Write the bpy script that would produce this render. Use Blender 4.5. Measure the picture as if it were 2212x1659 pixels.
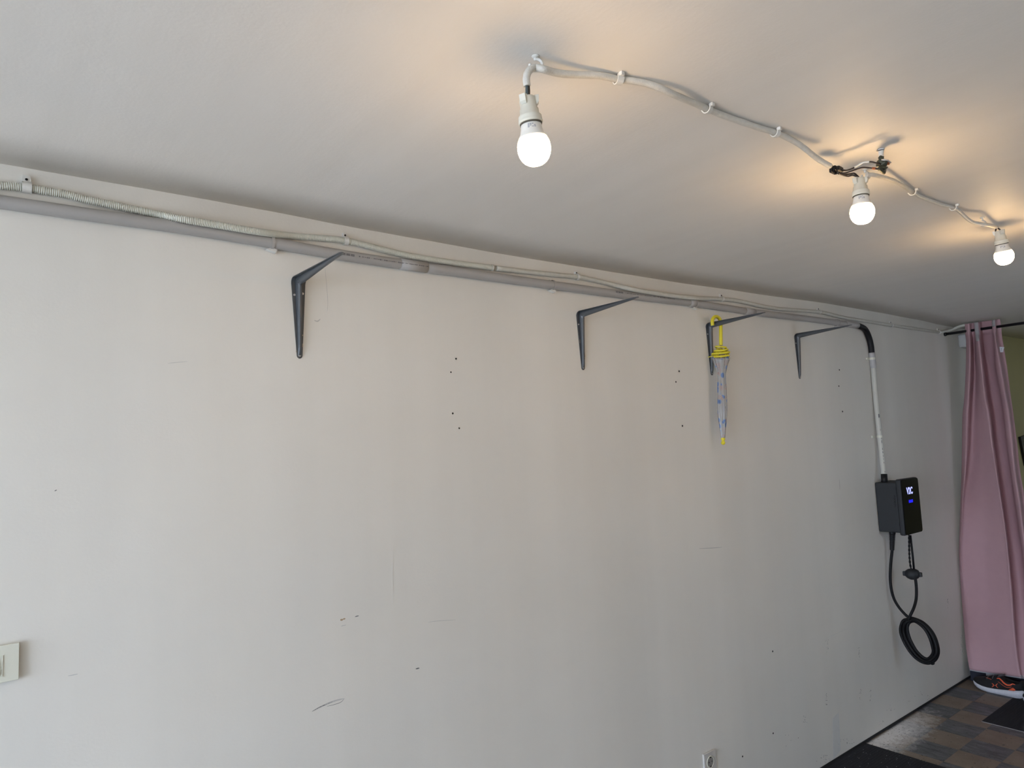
import bpy, bmesh, math, random
from mathutils import Vector, Matrix, noise
random.seed(7)
SC = bpy.context.scene
COL = SC.collection
for o in list(bpy.data.objects):
    bpy.data.objects.remove(o)

# ------------------------------------------------------------------ camera
FPX, CX, CY = 1498.0, 1106.0, 829.5
D, HC = 1.9929, 1.70
RX = Vector((0.79183478, 0.01732011, 0.61048972))
RY = Vector((-0.60901015, 0.09747315, 0.78715032))
RZ = Vector((-0.04587282, -0.99508743, 0.08773076))
cam_d = bpy.data.cameras.new('camera')
cam_d.sensor_fit = 'HORIZONTAL'; cam_d.sensor_width = 36.0
cam_d.lens = FPX / 2212.0 * 36.0
cam_d.clip_start = 0.02; cam_d.clip_end = 200
cam = bpy.data.objects.new('camera', cam_d); COL.objects.link(cam)
EYE = Vector((0, -D, HC))
right = Vector((RX[0], RY[0], RZ[0])); down = Vector((RX[1], RY[1], RZ[1])); fwd = Vector((RX[2], RY[2], RZ[2]))
M = Matrix.Identity(4)
for i in range(3):
    M[i][0] = right[i]; M[i][1] = -down[i]; M[i][2] = -fwd[i]; M[i][3] = EYE[i]
cam.matrix_world = M
SC.camera = cam

# ------------------------------------------------------------------ light and exposure
SKY_STRENGTH = 11.2
BULB_STRENGTH = 52.0
SC.view_settings.view_transform = 'Standard'
SC.view_settings.look = 'None'
SC.view_settings.exposure = 0.0
SC.view_settings.gamma = 1.0
SC.view_settings.use_curve_mapping = False
w = bpy.data.worlds.new('overcast_sky'); SC.world = w; w.use_nodes = True
wn = w.node_tree.nodes; wl = w.node_tree.links
bg = wn['Background']; bg.inputs[0].default_value = (0.75, 0.91, 1.18, 1); bg.inputs[1].default_value = SKY_STRENGTH
DOOR_X, DOOR_Y0, DOOR_Y1, DOOR_Z = -3.1, -2.8, -0.12, 2.12
pl = bpy.data.lights.new('door_portal', 'AREA'); pl.shape = 'RECTANGLE'
pl.size = DOOR_Z; pl.size_y = DOOR_Y1 - DOOR_Y0; pl.cycles.is_portal = True
po = bpy.data.objects.new('door_portal', pl); COL.objects.link(po)
po.location = (DOOR_X - 0.02, (DOOR_Y0 + DOOR_Y1) / 2, DOOR_Z / 2)
po.rotation_euler = (0, -math.pi / 2, 0)
sl = bpy.data.lights.new('sun', 'SUN'); sl.energy = 20.0; sl.angle = math.radians(2); sl.color = (1.0, 0.96, 0.90)
so = bpy.data.objects.new('sun', sl); COL.objects.link(so); so.rotation_euler = Vector((0.45, 0.25, 0.86)).to_track_quat('Z', 'Y').to_euler()

# ------------------------------------------------------------------ pixel rays -> places on real planes of the room
def ray(px, py):
    a, b, c = px - CX, py - CY, FPX
    return Vector((RX[0]*a+RX[1]*b+RX[2]*c, RY[0]*a+RY[1]*b+RY[2]*c, RZ[0]*a+RZ[1]*b+RZ[2]*c))
def onwall(px, py, off=0.0):
    v = ray(px, py); return EYE + v * ((D - off) / v[1])
def onz(px, py, z):
    v = ray(px, py); return EYE + v * ((z - HC) / v[2])
def onx(px, py, x):
    v = ray(px, py); return EYE + v * (x / v[0])
CZ = [(-3, 2.425), (0.0, 2.424), (0.25, 2.423), (0.44, 2.422), (0.644, 2.419), (0.964, 2.411), (1.167, 2.409), (1.561, 2.404), (2.044, 2.405),
      (2.487, 2.406), (3.022, 2.414), (3.936, 2.428), (4.5, 2.427), (5.07, 2.423), (5.464, 2.413), (6.5, 2.41), (9.5, 2.41)]
def ceilz(x):
    for (a, za), (b, zb) in zip(CZ, CZ[1:]):
        if x <= b:
            t = (x - a) / (b - a); t = t*t*(3-2*t)
            return za + (zb - za) * t
    return CZ[-1][1]
def onceil(px, py, off=0.0):
    z = 2.41
    for _ in range(5):
        p = onz(px, py, z - off); z = ceilz(p.x)
    return p

# ------------------------------------------------------------------ mesh helpers
def cr(pts, n=6):
    """Catmull-Rom through 3D (or nD) points"""
    P = [tuple(p) for p in pts]; out = []
    for i in range(len(P) - 1):
        p0 = P[max(i-1, 0)]; p1 = P[i]; p2 = P[i+1]; p3 = P[min(i+2, len(P)-1)]
        for k in range(n):
            t = k / n
            out.append(tuple(0.5*((2*b) + (-a+c)*t + (2*a-5*b+4*c-d)*t*t + (-a+3*b-3*c+d)*t**3) for a, b, c, d in zip(p0, p1, p2, p3)))
    out.append(P[-1]); return out
def resample(pts, step):
    pts = [Vector(p) for p in pts]; out = [pts[0].copy()]; carry = 0.0
    for a, b in zip(pts, pts[1:]):
        L = (b - a).length
        if L < 1e-9: continue
        d = step - carry
        while d <= L:
            out.append(a.lerp(b, d / L)); d += step
        carry = L - (d - step)
    return out
def frames(pts):
    pts = [Vector(p) for p in pts]; T = []
    for i in range(len(pts)):
        a = pts[max(i-1, 0)]; b = pts[min(i+1, len(pts)-1)]
        t = (b - a); T.append(t.normalized() if t.length > 1e-9 else Vector((0, 0, 1)))
    up = Vector((0, 0, 1)) if abs(T[0].z) < 0.9 else Vector((1, 0, 0))
    n = (up - T[0] * up.dot(T[0])).normalized(); N = [n]
    for i in range(1, len(pts)):
        n = (n - T[i] * n.dot(T[i]))
        n = n.normalized() if n.length > 1e-6 else N[-1]
        N.append(n)
    return pts, T, N
def tube(bm, pts, r, seg=10, caps=True, flat=1.0):
    pts, T, N = frames(pts); rings = []
    for i, p in enumerate(pts):
        rr = r[i] if isinstance(r, (list, tuple)) else r
        B = T[i].cross(N[i]); ring = []
        for k in range(seg):
            a = 2*math.pi*k/seg
            ring.append(bm.verts.new(p + N[i]*math.cos(a)*rr*flat + B*math.sin(a)*rr))
        rings.append(ring)
    for A, Bq in zip(rings, rings[1:]):
        for k in range(seg):
            f = bm.faces.new((A[k], A[(k+1) % seg], Bq[(k+1) % seg], Bq[k])); f.smooth = True
    if caps:
        bm.faces.new(rings[0][::-1]); bm.faces.new(rings[-1])
    return rings
def loft(bm, rings, closed=True, caps=True, smooth=True):
    R = [[bm.verts.new(Vector(p)) for p in ring] for ring in rings]
    n = len(R[0])
    for A, B in zip(R, R[1:]):
        for k in range(n if closed else n - 1):
            f = bm.faces.new((A[k], A[(k+1) % n], B[(k+1) % n], B[k])); f.smooth = smooth
    if caps and closed:
        bm.faces.new(R[0][::-1]); bm.faces.new(R[-1])
    return R
def lathe(bm, prof, o, axis=(0, 0, -1), seg=24, smooth=True):
    """prof: (distance along axis, radius)"""
    ax = Vector(axis).normalized(); u = Vector((1, 0, 0)) if abs(ax.x) < 0.9 else Vector((0, 1, 0))
    u = (u - ax*u.dot(ax)).normalized(); v = ax.cross(u); o = Vector(o)
    rings = [[o + ax*d + (u*math.cos(2*math.pi*k/seg) + v*math.sin(2*math.pi*k/seg))*max(r, 1e-5) for k in range(seg)] for d, r in prof]
    return loft(bm, rings, smooth=smooth)
def box(bm, lo, hi, bev=0.0, seg=2):
    lo = Vector(lo); hi = Vector(hi); r = bmesh.ops.create_cube(bm, size=1.0)
    for v in r['verts']:
        v.co = Vector((lo[i] + (v.co[i] + 0.5)*(hi[i]-lo[i]) for i in range(3)))
    if bev > 0:
        es = list({e for v in r['verts'] for e in v.link_edges})
        bmesh.ops.bevel(bm, geom=es, offset=bev, segments=seg, profile=0.5, affect='EDGES')
def ngon_prism(bm, pts, d):
    """pts: coplanar outline, d: thickness vector"""
    d = Vector(d); a = [bm.verts.new(Vector(p)) for p in pts]; b = [bm.verts.new(Vector(p) + d) for p in pts]
    n = len(a); bm.faces.new(a[::-1]); bm.faces.new(b)
    for k in range(n):
        bm.faces.new((a[k], a[(k+1) % n], b[(k+1) % n], b[k]))
def NB(): return bmesh.new()
def obj(name, bm, mat, parent=None, smooth_angle=None, origin=None):
    bmesh.ops.recalc_face_normals(bm, faces=bm.faces)
    base = Vector((0, 0, 0))
    if parent is not None:
        p = parent
        while p is not None: base += p.location; p = p.parent
    elif origin is not None: base = Vector(origin)
    elif len(bm.verts):
        xs = [v.co.x for v in bm.verts]; ys = [v.co.y for v in bm.verts]; zs = [v.co.z for v in bm.verts]
        base = Vector(((min(xs)+max(xs))/2, (min(ys)+max(ys))/2, min(zs)))
    for v in bm.verts: v.co -= base
    me = bpy.data.meshes.new(name); bm.to_mesh(me); bm.free()
    o = bpy.data.objects.new(name, me); COL.objects.link(o)
    if mat is not None: me.materials.append(mat)
    if parent is not None: o.parent = parent
    else: o.location = base
    return o
def tag(o, label, cat, group=None):
    o['label'] = label; o['category'] = cat
    if group: o['group'] = group
    return o
def thing(name, label, cat, loc, group=None):
    o = bpy.data.objects.new(name, None); COL.objects.link(o); o.location = Vector(loc)
    o.empty_display_size = 0.05
    return tag(o, label, cat, group)
def struct(name, bm, mat, parent=None, origin=(0, 0, 0)):
    o = obj(name, bm, mat, parent, origin=origin)
    if parent is None: o['kind'] = 'structure'
    return o

# ------------------------------------------------------------------ materials
def base_mat(name):
    m = bpy.data.materials.new(name); m.use_nodes = True
    return m, m.node_tree.nodes, m.node_tree.links, m.node_tree.nodes['Principled BSDF']
def mat(name, col, rough=0.5, metal=0.0, var=0.06, scale=40.0, bump=0.0, coat=0.0, trans=0.0, emis=None, es=0.0, bscale=None, spec=0.5):
    m, N, L, P = base_mat(name)
    P.inputs['Roughness'].default_value = rough; P.inputs['Metallic'].default_value = metal
    P.inputs['Specular IOR Level'].default_value = spec
    if coat: P.inputs['Coat Weight'].default_value = coat; P.inputs['Coat Roughness'].default_value = 0.08
    if trans: P.inputs['Transmission Weight'].default_value = trans
    tc = N.new('ShaderNodeTexCoord'); nz = N.new('ShaderNodeTexNoise'); nz.inputs['Scale'].default_value = scale; nz.inputs['Detail'].default_value = 4
    L.new(tc.outputs['Object'], nz.inputs['Vector'])
    mx = N.new('ShaderNodeMix'); mx.data_type = 'RGBA'
    mx.inputs['A'].default_value = tuple(c*(1-var) for c in col) + (1,)
    mx.inputs['B'].default_value = tuple(min(1, c*(1+var)) for c in col) + (1,)
    L.new(nz.outputs['Fac'], mx.inputs['Factor']); L.new(mx.outputs['Result'], P.inputs['Base Color'])
    if bump:
        n2 = N.new('ShaderNodeTexNoise'); n2.inputs['Scale'].default_value = bscale or scale*4; n2.inputs['Detail'].default_value = 3
        L.new(tc.outputs['Object'], n2.inputs['Vector'])
        b = N.new('ShaderNodeBump'); b.inputs['Strength'].default_value = bump; b.inputs['Distance'].default_value = 0.002
        L.new(n2.outputs['Fac'], b.inputs['Height']); L.new(b.outputs['Normal'], P.inputs['Normal'])
    if emis: P.inputs['Emission Color'].default_value = tuple(emis)+(1,); P.inputs['Emission Strength'].default_value = es
    return m
def paint_mat(name, col, stretch, streak_amt, bumpy, rough=0.6, streak_scale=9.0, blotch=0.05, warm=(1.03, 1.0, 0.96)):
    """rolled wall paint: brushed streaks along one axis, faint blotches and a fine orange peel"""
    m, N, L, P = base_mat(name)
    P.inputs['Roughness'].default_value = rough; P.inputs['Specular IOR Level'].default_value = 0.35
    tc = N.new('ShaderNodeTexCoord')
    mp = N.new('ShaderNodeMapping'); mp.inputs['Scale'].default_value = stretch; L.new(tc.outputs['Object'], mp.inputs['Vector'])
    n1 = N.new('ShaderNodeTexNoise'); n1.inputs['Scale'].default_value = streak_scale; n1.inputs['Detail'].default_value = 5; L.new(mp.outputs[0], n1.inputs['Vector'])
    n2 = N.new('ShaderNodeTexNoise'); n2.inputs['Scale'].default_value = 1.3; n2.inputs['Detail'].default_value = 4; L.new(tc.outputs['Object'], n2.inputs['Vector'])
    r1 = N.new('ShaderNodeMapRange'); r1.inputs['From Min'].default_value = 0.3; r1.inputs['From Max'].default_value = 0.7
    r1.inputs['To Min'].default_value = 1 - streak_amt; r1.inputs['To Max'].default_value = 1 + streak_amt; L.new(n1.outputs['Fac'], r1.inputs['Value'])
    r2 = N.new('ShaderNodeMapRange'); r2.inputs['From Min'].default_value = 0.3; r2.inputs['From Max'].default_value = 0.7
    r2.inputs['To Min'].default_value = 1 - blotch; r2.inputs['To Max'].default_value = 1 + blotch; L.new(n2.outputs['Fac'], r2.inputs['Value'])
    mu = N.new('ShaderNodeMath'); mu.operation = 'MULTIPLY'; L.new(r1.outputs[0], mu.inputs[0]); L.new(r2.outputs[0], mu.inputs[1])
    n3 = N.new('ShaderNodeTexNoise'); n3.inputs['Scale'].default_value = 2.4; n3.inputs['Detail'].default_value = 2; L.new(tc.outputs['Object'], n3.inputs['Vector'])
    tint = N.new('ShaderNodeMix'); tint.data_type = 'RGBA'; tint.inputs['A'].default_value = tuple(col)+(1,)
    tint.inputs['B'].default_value = tuple(c*k for c, k in zip(col, warm))+(1,); L.new(n3.outputs['Fac'], tint.inputs['Factor'])
    vm = N.new('ShaderNodeVectorMath'); vm.operation = 'SCALE'; L.new(tint.outputs['Result'], vm.inputs[0]); L.new(mu.outputs[0], vm.inputs['Scale'])
    L.new(vm.outputs[0], P.inputs['Base Color'])
    nb = N.new('ShaderNodeTexNoise'); nb.inputs['Scale'].default_value = 130; nb.inputs['Detail'].default_value = 4; L.new(tc.outputs['Object'], nb.inputs['Vector'])
    b1 = N.new('ShaderNodeBump'); b1.inputs['Strength'].default_value = bumpy[0]; b1.inputs['Distance'].default_value = 0.002; L.new(nb.outputs['Fac'], b1.inputs['Height'])
    b2 = N.new('ShaderNodeBump'); b2.inputs['Strength'].default_value = bumpy[1]; b2.inputs['Distance'].default_value = 0.006; L.new(n1.outputs['Fac'], b2.inputs['Height'])
    L.new(b1.outputs['Normal'], b2.inputs['Normal']); L.new(b2.outputs['Normal'], P.inputs['Normal'])
    return m
WALL = paint_mat('wall_paint_white', (0.745, 0.728, 0.675), (1.0, 1.0, 0.05), 0.028, (0.12, 0.08), blotch=0.03, streak_scale=5.0)
CEIL = paint_mat('ceiling_paint_white', (0.80, 0.775, 0.73), (1.0, 0.10, 1.0), 0.016, (0.16, 0.22), streak_scale=12.0, blotch=0.025)
GREEN = paint_mat('wall_paint_olive', (0.50, 0.46, 0.24), (1.0, 1.0, 0.2), 0.02, (0.3, 0.1))
WHITEP = mat('white_plastic', (0.72, 0.71, 0.66), 0.38)
CREAMP = mat('cream_plastic', (0.70, 0.69, 0.58), 0.35, var=0.03)
LAMPH = mat('lampholder_plastic', (0.70, 0.68, 0.58), 0.35, var=0.03)
BULBB = mat('bulb_collar_plastic', (0.80, 0.78, 0.72), 0.4, var=0.02)
GREYPIPE = mat('grey_pvc', (0.40, 0.385, 0.365), 0.42, var=0.05, scale=8)
GREYPIPE2 = mat('grey_pvc_sleeve', (0.415, 0.395, 0.37), 0.40, var=0.05, scale=8)
WPIPE = mat('pale_pvc', (0.56, 0.55, 0.49), 0.36, var=0.03, scale=10)
WPIPE2 = mat('pale_pvc_sleeve', (0.46, 0.45, 0.44), 0.4, var=0.03)
CORR = mat('corrugated_cream', (0.68, 0.68, 0.60), 0.5, var=0.06, scale=30)
PAINTED = mat('painted_conduit', (0.60, 0.59, 0.52), 0.5, var=0.14, scale=60, bump=0.5, bscale=260)
CABLEW = mat('painted_sleeve', (0.66, 0.64, 0.58), 0.5, var=0.15, scale=90, bump=0.5, bscale=300)
BLACKP = mat('black_plastic', (0.009, 0.009, 0.010), 0.5, var=0.1, spec=0.3)
RUBBER = mat('black_rubber_cable', (0.006, 0.006, 0.0065), 0.55, var=0.1, spec=0.25)
WALLBOX = mat('charcoal_plastic', (0.017, 0.019, 0.021), 0.6, var=0.05, bump=0.2, bscale=900)
GLOSSB = mat('gloss_black_glass', (0.0025, 0.0025, 0.003), 0.12, var=0.0, spec=0.08)
BRACK = mat('slate_enamel', (0.062, 0.069, 0.075), 0.42, var=0.12, scale=60, coat=0.2)
CHIP = mat('bare_steel_chip', (0.42, 0.34, 0.25), 0.5, 0.4)
STEEL = mat('zinc_screw', (0.62, 0.60, 0.58), 0.35, 0.9)
DARK = mat('dark_hole', (0.004, 0.004, 0.004), 0.9)
PLAST = mat('bare_plaster', (0.74, 0.72, 0.66), 0.8)
YEL = mat('yellow_plastic', (0.72, 0.62, 0.03), 0.38, var=0.04)
SCUFF = mat('grey_scuff', (0.16, 0.16, 0.155), 0.8, var=0.5, scale=300)
SCUFFL = mat('faint_scuff', (0.55, 0.535, 0.50), 0.8, var=0.12, scale=200)
RUSTY = mat('rust_spot', (0.42, 0.30, 0.18), 0.8, var=0.2)
NAVY = mat('navy_cardboard', (0.010, 0.012, 0.026), 0.5)
LABELW = mat('white_label', (0.62, 0.62, 0.66), 0.6)
MATB = mat('black_ribbed_mat', (0.010, 0.011, 0.016), 0.75, var=0.4, scale=300, bump=1.0, bscale=500)
SOLE = mat('white_foam', (0.62, 0.62, 0.66), 0.6, var=0.12, scale=120, bump=0.4)
SHOEB = mat('black_mesh_fabric', (0.008, 0.008, 0.009), 0.75, var=0.3, scale=600, bump=0.6, bscale=900)
ORANGE = mat('orange_trim', (0.78, 0.12, 0.045), 0.45, var=0.1)
SHOEG = mat('grey_lace', (0.10, 0.095, 0.10), 0.7)
ROD = mat('black_rod', (0.006, 0.006, 0.008), 0.4)
COPPER = mat('tarnished_brass', (0.060, 0.062, 0.040), 0.5, 0.4, var=0.7, scale=200)
RED = mat('copper_end', (0.35, 0.10, 0.03), 0.5, 0.3)
WIREB = mat('dark_wire', (0.028, 0.017, 0.014), 0.5)
WIREBLUE = mat('slate_blue_wire', (0.06, 0.085, 0.095), 0.45)
PRINT = mat('faded_print', (0.15, 0.145, 0.15), 0.6)
PRINTL = mat('light_grey_print', (0.42, 0.42, 0.44), 0.6)
EDGE = mat('pale_edge_binding', (0.30, 0.29, 0.28), 0.5)

# ------------------------------------------------------------------ room shell
X0, X1, YR = DOOR_X, 8.6, -3.05
WX = 6.00                                   # where the white paint gives way to the olive room
bm = NB(); box(bm, (X0, 0, -0.02), (WX, 0.15, 2.56)); wall_left = struct('wall_left', bm, WALL)
bm = NB(); box(bm, (WX, 0, -0.02), (X1, 0.15, 2.56)); wl2 = struct('wall_far_left', bm, GREEN)
def wall_with_opening(name, axis, p0, p1, a0, a1, oa, ob, z0, z1, m):
    # a wall slab between p0 and p1 (thickness) running a0..a1, with an opening oa..ob, z0..z1
    def bb(u0, u1, za, zb):
        lo = (u0, p0, za) if axis == 'x' else (p0, u0, za); hi = (u1, p1, zb) if axis == 'x' else (p1, u1, zb); box(bm, lo, hi)
    bm = NB(); bb(a0, oa, -0.02, 2.56); bb(ob, a1, -0.02, 2.56); bb(oa, ob, -0.02, z0); bb(oa, ob, z1, 2.56)
    return struct(name, bm, m)
ADDED_WIN = (3.7, 4.15, 1.1, 1.6)  # unseen window opening, added to bring daylight to the deep end
wall_with_opening('wall_right', 'x', YR-0.15, YR, X0, X1, ADDED_WIN[0], ADDED_WIN[1], ADDED_WIN[2], ADDED_WIN[3], WALL)
wall_with_opening('wall_far', 'y', X1, X1+0.15, YR-0.15, 0.15, -2.3, -1.8, 1.3, 1.7, GREEN)  # unseen opening added here to lift the light in the olive room
for loc, rot, sx, sy in ((((ADDED_WIN[0]+ADDED_WIN[1])/2, YR-0.1, (ADDED_WIN[2]+ADDED_WIN[3])/2), (-math.pi/2, 0, 0), ADDED_WIN[1]-ADDED_WIN[0], ADDED_WIN[3]-ADDED_WIN[2]), ((X1+0.1, -2.05, 1.5), (0, math.pi/2, 0), 0.4, 0.5)):
    q = bpy.data.lights.new('added_window_portal', 'AREA'); q.shape = 'RECTANGLE'; q.size = sx; q.size_y = sy; q.cycles.is_portal = True  # portals for the two added openings
    qo = bpy.data.objects.new('added_window_portal', q); COL.objects.link(qo); qo.location = loc; qo.rotation_euler = rot
bm = NB()
box(bm, (X0-0.2, DOOR_Y1, -0.02), (X0, 0.15, 2.56)); box(bm, (X0-0.2, YR-0.15, -0.02), (X0, DOOR_Y0, 2.56)); box(bm, (X0-0.2, DOOR_Y0, DOOR_Z), (X0, DOOR_Y1, 2.56))
struct('wall_front', bm, WALL)
bm = NB()
nx = 130; ys = [0.0, -0.2, -0.6, -1.2, -2.0, YR]
G = [[bm.verts.new((X0 + (X1-X0)*i/nx, y, ceilz(X0 + (X1-X0)*i/nx))) for y in ys] for i in range(nx+1)]
T = [[bm.verts.new((v.co.x, v.co.y, 2.60)) for v in row] for row in G]
for i in range(nx):
    for j in range(len(ys)-1):
        f = bm.faces.new((G[i][j], G[i+1][j], G[i+1][j+1], G[i][j+1])); f.smooth = True
        bm.faces.new((T[i][j], T[i][j+1], T[i+1][j+1], T[i+1][j]))
    bm.faces.new((G[i][0], T[i][0], T[i+1][0], G[i+1][0])); bm.faces.new((G[i][-1], G[i+1][-1], T[i+1][-1], T[i][-1]))
for j in range(len(ys)-1):
    bm.faces.new((G[0][j], G[0][j+1], T[0][j+1], T[0][j])); bm.faces.new((G[nx][j], T[nx][j], T[nx][j+1], G[nx][j+1]))
ceiling = struct('ceiling', bm, CEIL)

# floor with checker vinyl: slate and tan tiles
PITCH, TX0, TY0 = 0.1942, 3.921, 0.0215     # columns start at TX0, rows go down from TY0
def tile_mat(name, dark_tile=None):
    m, N, L, P = base_mat(name); P.inputs['Roughness'].default_value = 0.42
    tc = N.new('ShaderNodeNewGeometry'); sep = N.new('ShaderNodeSeparateXYZ'); L.new(tc.outputs['Position'], sep.inputs[0])
    def mth(op, a, b=None, clamp=False):
        n = N.new('ShaderNodeMath'); n.operation = op; n.use_clamp = clamp
        for k, v in enumerate((a, b)):
            if v is None: continue
            if isinstance(v, (int, float)): n.inputs[k].default_value = v
            else: L.new(v, n.inputs[k])
        return n.outputs[0]
    def nz(scale, detail=4, rough=0.6, vec=None):
        n = N.new('ShaderNodeTexNoise'); n.inputs['Scale'].default_value = scale; n.inputs['Detail'].default_value = detail; n.inputs['Roughness'].default_value = rough
        L.new(vec or tc.outputs['Position'], n.inputs['Vector']); return n.outputs['Fac']
    def ramp(v, lo, hi):
        n = N.new('ShaderNodeMapRange'); n.inputs['From Min'].default_value = lo; n.inputs['From Max'].default_value = hi; L.new(v, n.inputs['Value']); return n.outputs[0]
    def mix(f, a, b):
        n = N.new('ShaderNodeMix'); n.data_type = 'RGBA'
        if isinstance(f, (int, float)): n.inputs['Factor'].default_value = f
        else: L.new(f, n.inputs['Factor'])
        for k, v in (('A', a), ('B', b)):
            if isinstance(v, tuple): n.inputs[k].default_value = v + (1,)
            else: L.new(v, n.inputs[k])
        return n.outputs['Result']
    mp = N.new('ShaderNodeMapping'); mp.inputs['Scale'].default_value = (30, 9, 1); L.new(tc.outputs['Position'], mp.inputs['Vector'])
    grain = nz(1.0, 6, 0.7, mp.outputs[0])
    slate = mix(ramp(grain, 0.32, 0.68), (0.026, 0.030, 0.036), (0.16, 0.165, 0.175))
    tan = mix(ramp(nz(7, 4), 0.3, 0.7), (0.165, 0.125, 0.088), (0.245, 0.195, 0.145))
    if dark_tile is None:
        fx = mth('FLOOR', mth('DIVIDE', mth('SUBTRACT', sep.outputs[0], TX0), PITCH)); fy = mth('FLOOR', mth('DIVIDE', mth('SUBTRACT', TY0, sep.outputs[1]), PITCH))
        par = mth('ABSOLUTE', mth('MODULO', mth('ADD', fx, fy), 2.0)); base = mix(par, tan, slate)
    else: base = slate if dark_tile else tan
    # scattered dark crumbs
    sp = ramp(nz(55, 2, 0.5), 0.66, 0.70); base = mix(mth('MULTIPLY', sp, 0.8), base, (0.018, 0.016, 0.014))
    sp2 = ramp(nz(120, 1, 0.5), 0.745, 0.77); base = mix(mth('MULTIPLY', sp2, 0.7), base, (0.50, 0.48, 0.45))
    # white patch with a ragged edge along the foot of the wall
    dx = mth('DIVIDE', mth('SUBTRACT', sep.outputs[0], 4.03), 0.46); dy = mth('DIVIDE', mth('ADD', sep.outputs[1], 0.03), 0.15)
    r = mth('SQRT', mth('ADD', mth('MULTIPLY', dx, dx), mth('MULTIPLY', dy, dy)))
    edge = mth('ADD', r, mth('MULTIPLY', mth('SUBTRACT', nz(26, 5, 0.75), 0.5), 1.5))
    white_patch = mth('SUBTRACT', 1.0, ramp(edge, 0.30, 1.25), clamp=True)
    crumbs = mth('SUBTRACT', 1.0, mth('MULTIPLY', ramp(nz(70, 2), 0.62, 0.66), 0.8))
    wallgap = ramp(mth('MULTIPLY', sep.outputs[1], -1.0), 0.008, 0.022)
    white_patch = mth('MULTIPLY', mth('MULTIPLY', white_patch, crumbs), wallgap)
    base = mix(mth('MULTIPLY', white_patch, 0.97), base, (0.86, 0.85, 0.83))
    L.new(base, P.inputs['Base Color'])
    b = N.new('ShaderNodeBump'); b.inputs['Strength'].default_value = 0.35; b.inputs['Distance'].default_value = 0.002; L.new(grain, b.inputs['Height']); L.new(b.outputs['Normal'], P.inputs['Normal'])
    return m
TBASE, TDARK, TTAN = tile_mat('vinyl_checker'), tile_mat('slate_tile', True), tile_mat('tan_tile', False)
bm = NB(); box(bm, (X0-0.2, YR-0.15, -0.12), (X1, 0.15, -0.0012)); floor = struct('floor', bm, TBASE)
tile_mesh = {}
for i in range(-1, 8):
    for j in range(0, 6):
        xa, xb = TX0 + i*PITCH, TX0 + (i+1)*PITCH
        yb, ya = TY0 - j*PITCH, TY0 - (j+1)*PITCH
        yb = min(yb, -0.001)
        if j > 4 or xa > 5.4: continue
        key = (round(yb-ya, 3), (i+j) % 2)
        g = 0.0012
        if key not in tile_mesh:
            bm = NB(); box(bm, (g, -(yb-ya)+g, -0.0012), (PITCH-g, -g, 0.0), 0.0006, 1)
            me = bpy.data.meshes.new('tile'); bm.to_mesh(me); bm.free(); me.materials.append(TDARK if (i+j) % 2 else TTAN); tile_mesh[key] = me
        t = bpy.data.objects.new('tile', tile_mesh[key]); COL.objects.link(t); t.parent = floor; t.location = (xa, yb, 0)
# outside apron in front of the open garage door
bm = NB(); box(bm, (-14, -12, -0.16), (X0-0.2, 9, -0.04)); struct('driveway', bm, mat('concrete_drive', (0.45, 0.44, 0.42), 0.85, scale=6, bump=0.4))
bm = NB(); box(bm, (X0, -0.005, 0), (5.35, 0, 0.013), 0.001, 1); struct('gap_strip_left', bm, mat('dark_gap_strip', (0.012, 0.012, 0.013), 0.8))  # dark strip stands in for the shaded gap between wall and floor

# ------------------------------------------------------------------ marks on the wall (pieces of the wall)
def decal(name, poly, m, off=0.0004, parent=wall_left):
    bm = NB(); ngon_prism(bm, [onwall(x, y, 0.0) for x, y in poly], (0, -off, 0)); return obj(name, bm, m, parent)
def stroke(name, pts, wpx, m, off=0.0004):
    P = [Vector((x, y)) for x, y in [p[:2] for p in cr(pts, 5)]]; n = len(P); A = []; B = []
    for i, p in enumerate(P):
        t = (P[min(i+1, n-1)] - P[max(i-1, 0)]).normalized(); q = Vector((-t.y, t.x)); k = math.sin(math.pi*(0.06+0.88*i/(n-1)))**0.6
        A.append(p + q*wpx/2*k); B.append(p - q*wpx/2*k)
    bm = NB()
    va = [bm.verts.new(onwall(p.x, p.y, off)) for p in A]; vb = [bm.verts.new(onwall(p.x, p.y, off)) for p in B]
    vc = [bm.verts.new(onwall(p.x, p.y, 0)) for p in A]; vd = [bm.verts.new(onwall(p.x, p.y, 0)) for p in B]
    for i in range(n-1):
        bm.faces.new((va[i], va[i+1], vb[i+1], vb[i])); bm.faces.new((va[i], vc[i], vc[i+1], va[i+1])); bm.faces.new((vb[i], vb[i+1], vd[i+1], vd[i]))
    return obj(name, bm, m, wall_left)
for px, py, r, halo in [(985, 775, 1.9, 1), (974, 804, 1.7, 0), (978, 893, 2.0, 1), (992, 925, 1.7, 1), (1467, 802, 1.9, 1), (1460, 825, 1.7, 0), (1474, 920, 1.9, 1),
                        (1813, 799, 1.6, 0), (1812, 834, 1.5, 0), (1820, 889, 1.6, 0), (1669, 1407, 1.7, 0), (1604, 1634, 1.6, 0), (1670, 1584, 1.5, 0)]:
    c = onwall(px, py); s = (c - EYE).length / FPX * r * 1.05
    bm = NB(); lathe(bm, [(0, s), (0.0006, s)], c, (0, -1, 0), 12, False); h = obj('screw_hole', bm, DARK, wall_left)
    if halo:
        bm = NB(); rings = []
        for k in range(17):
            a = 2*math.pi*k/16; u = Vector((math.cos(a), 0, math.sin(a)))
            rings.append([c + u*s*1.05, c + u*s*1.5 + Vector((0, -0.0009, 0)), c + u*s*2.4])
        loft(bm, rings, closed=False, caps=False); obj('plaster_rim', bm, PLAST, h)
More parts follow.
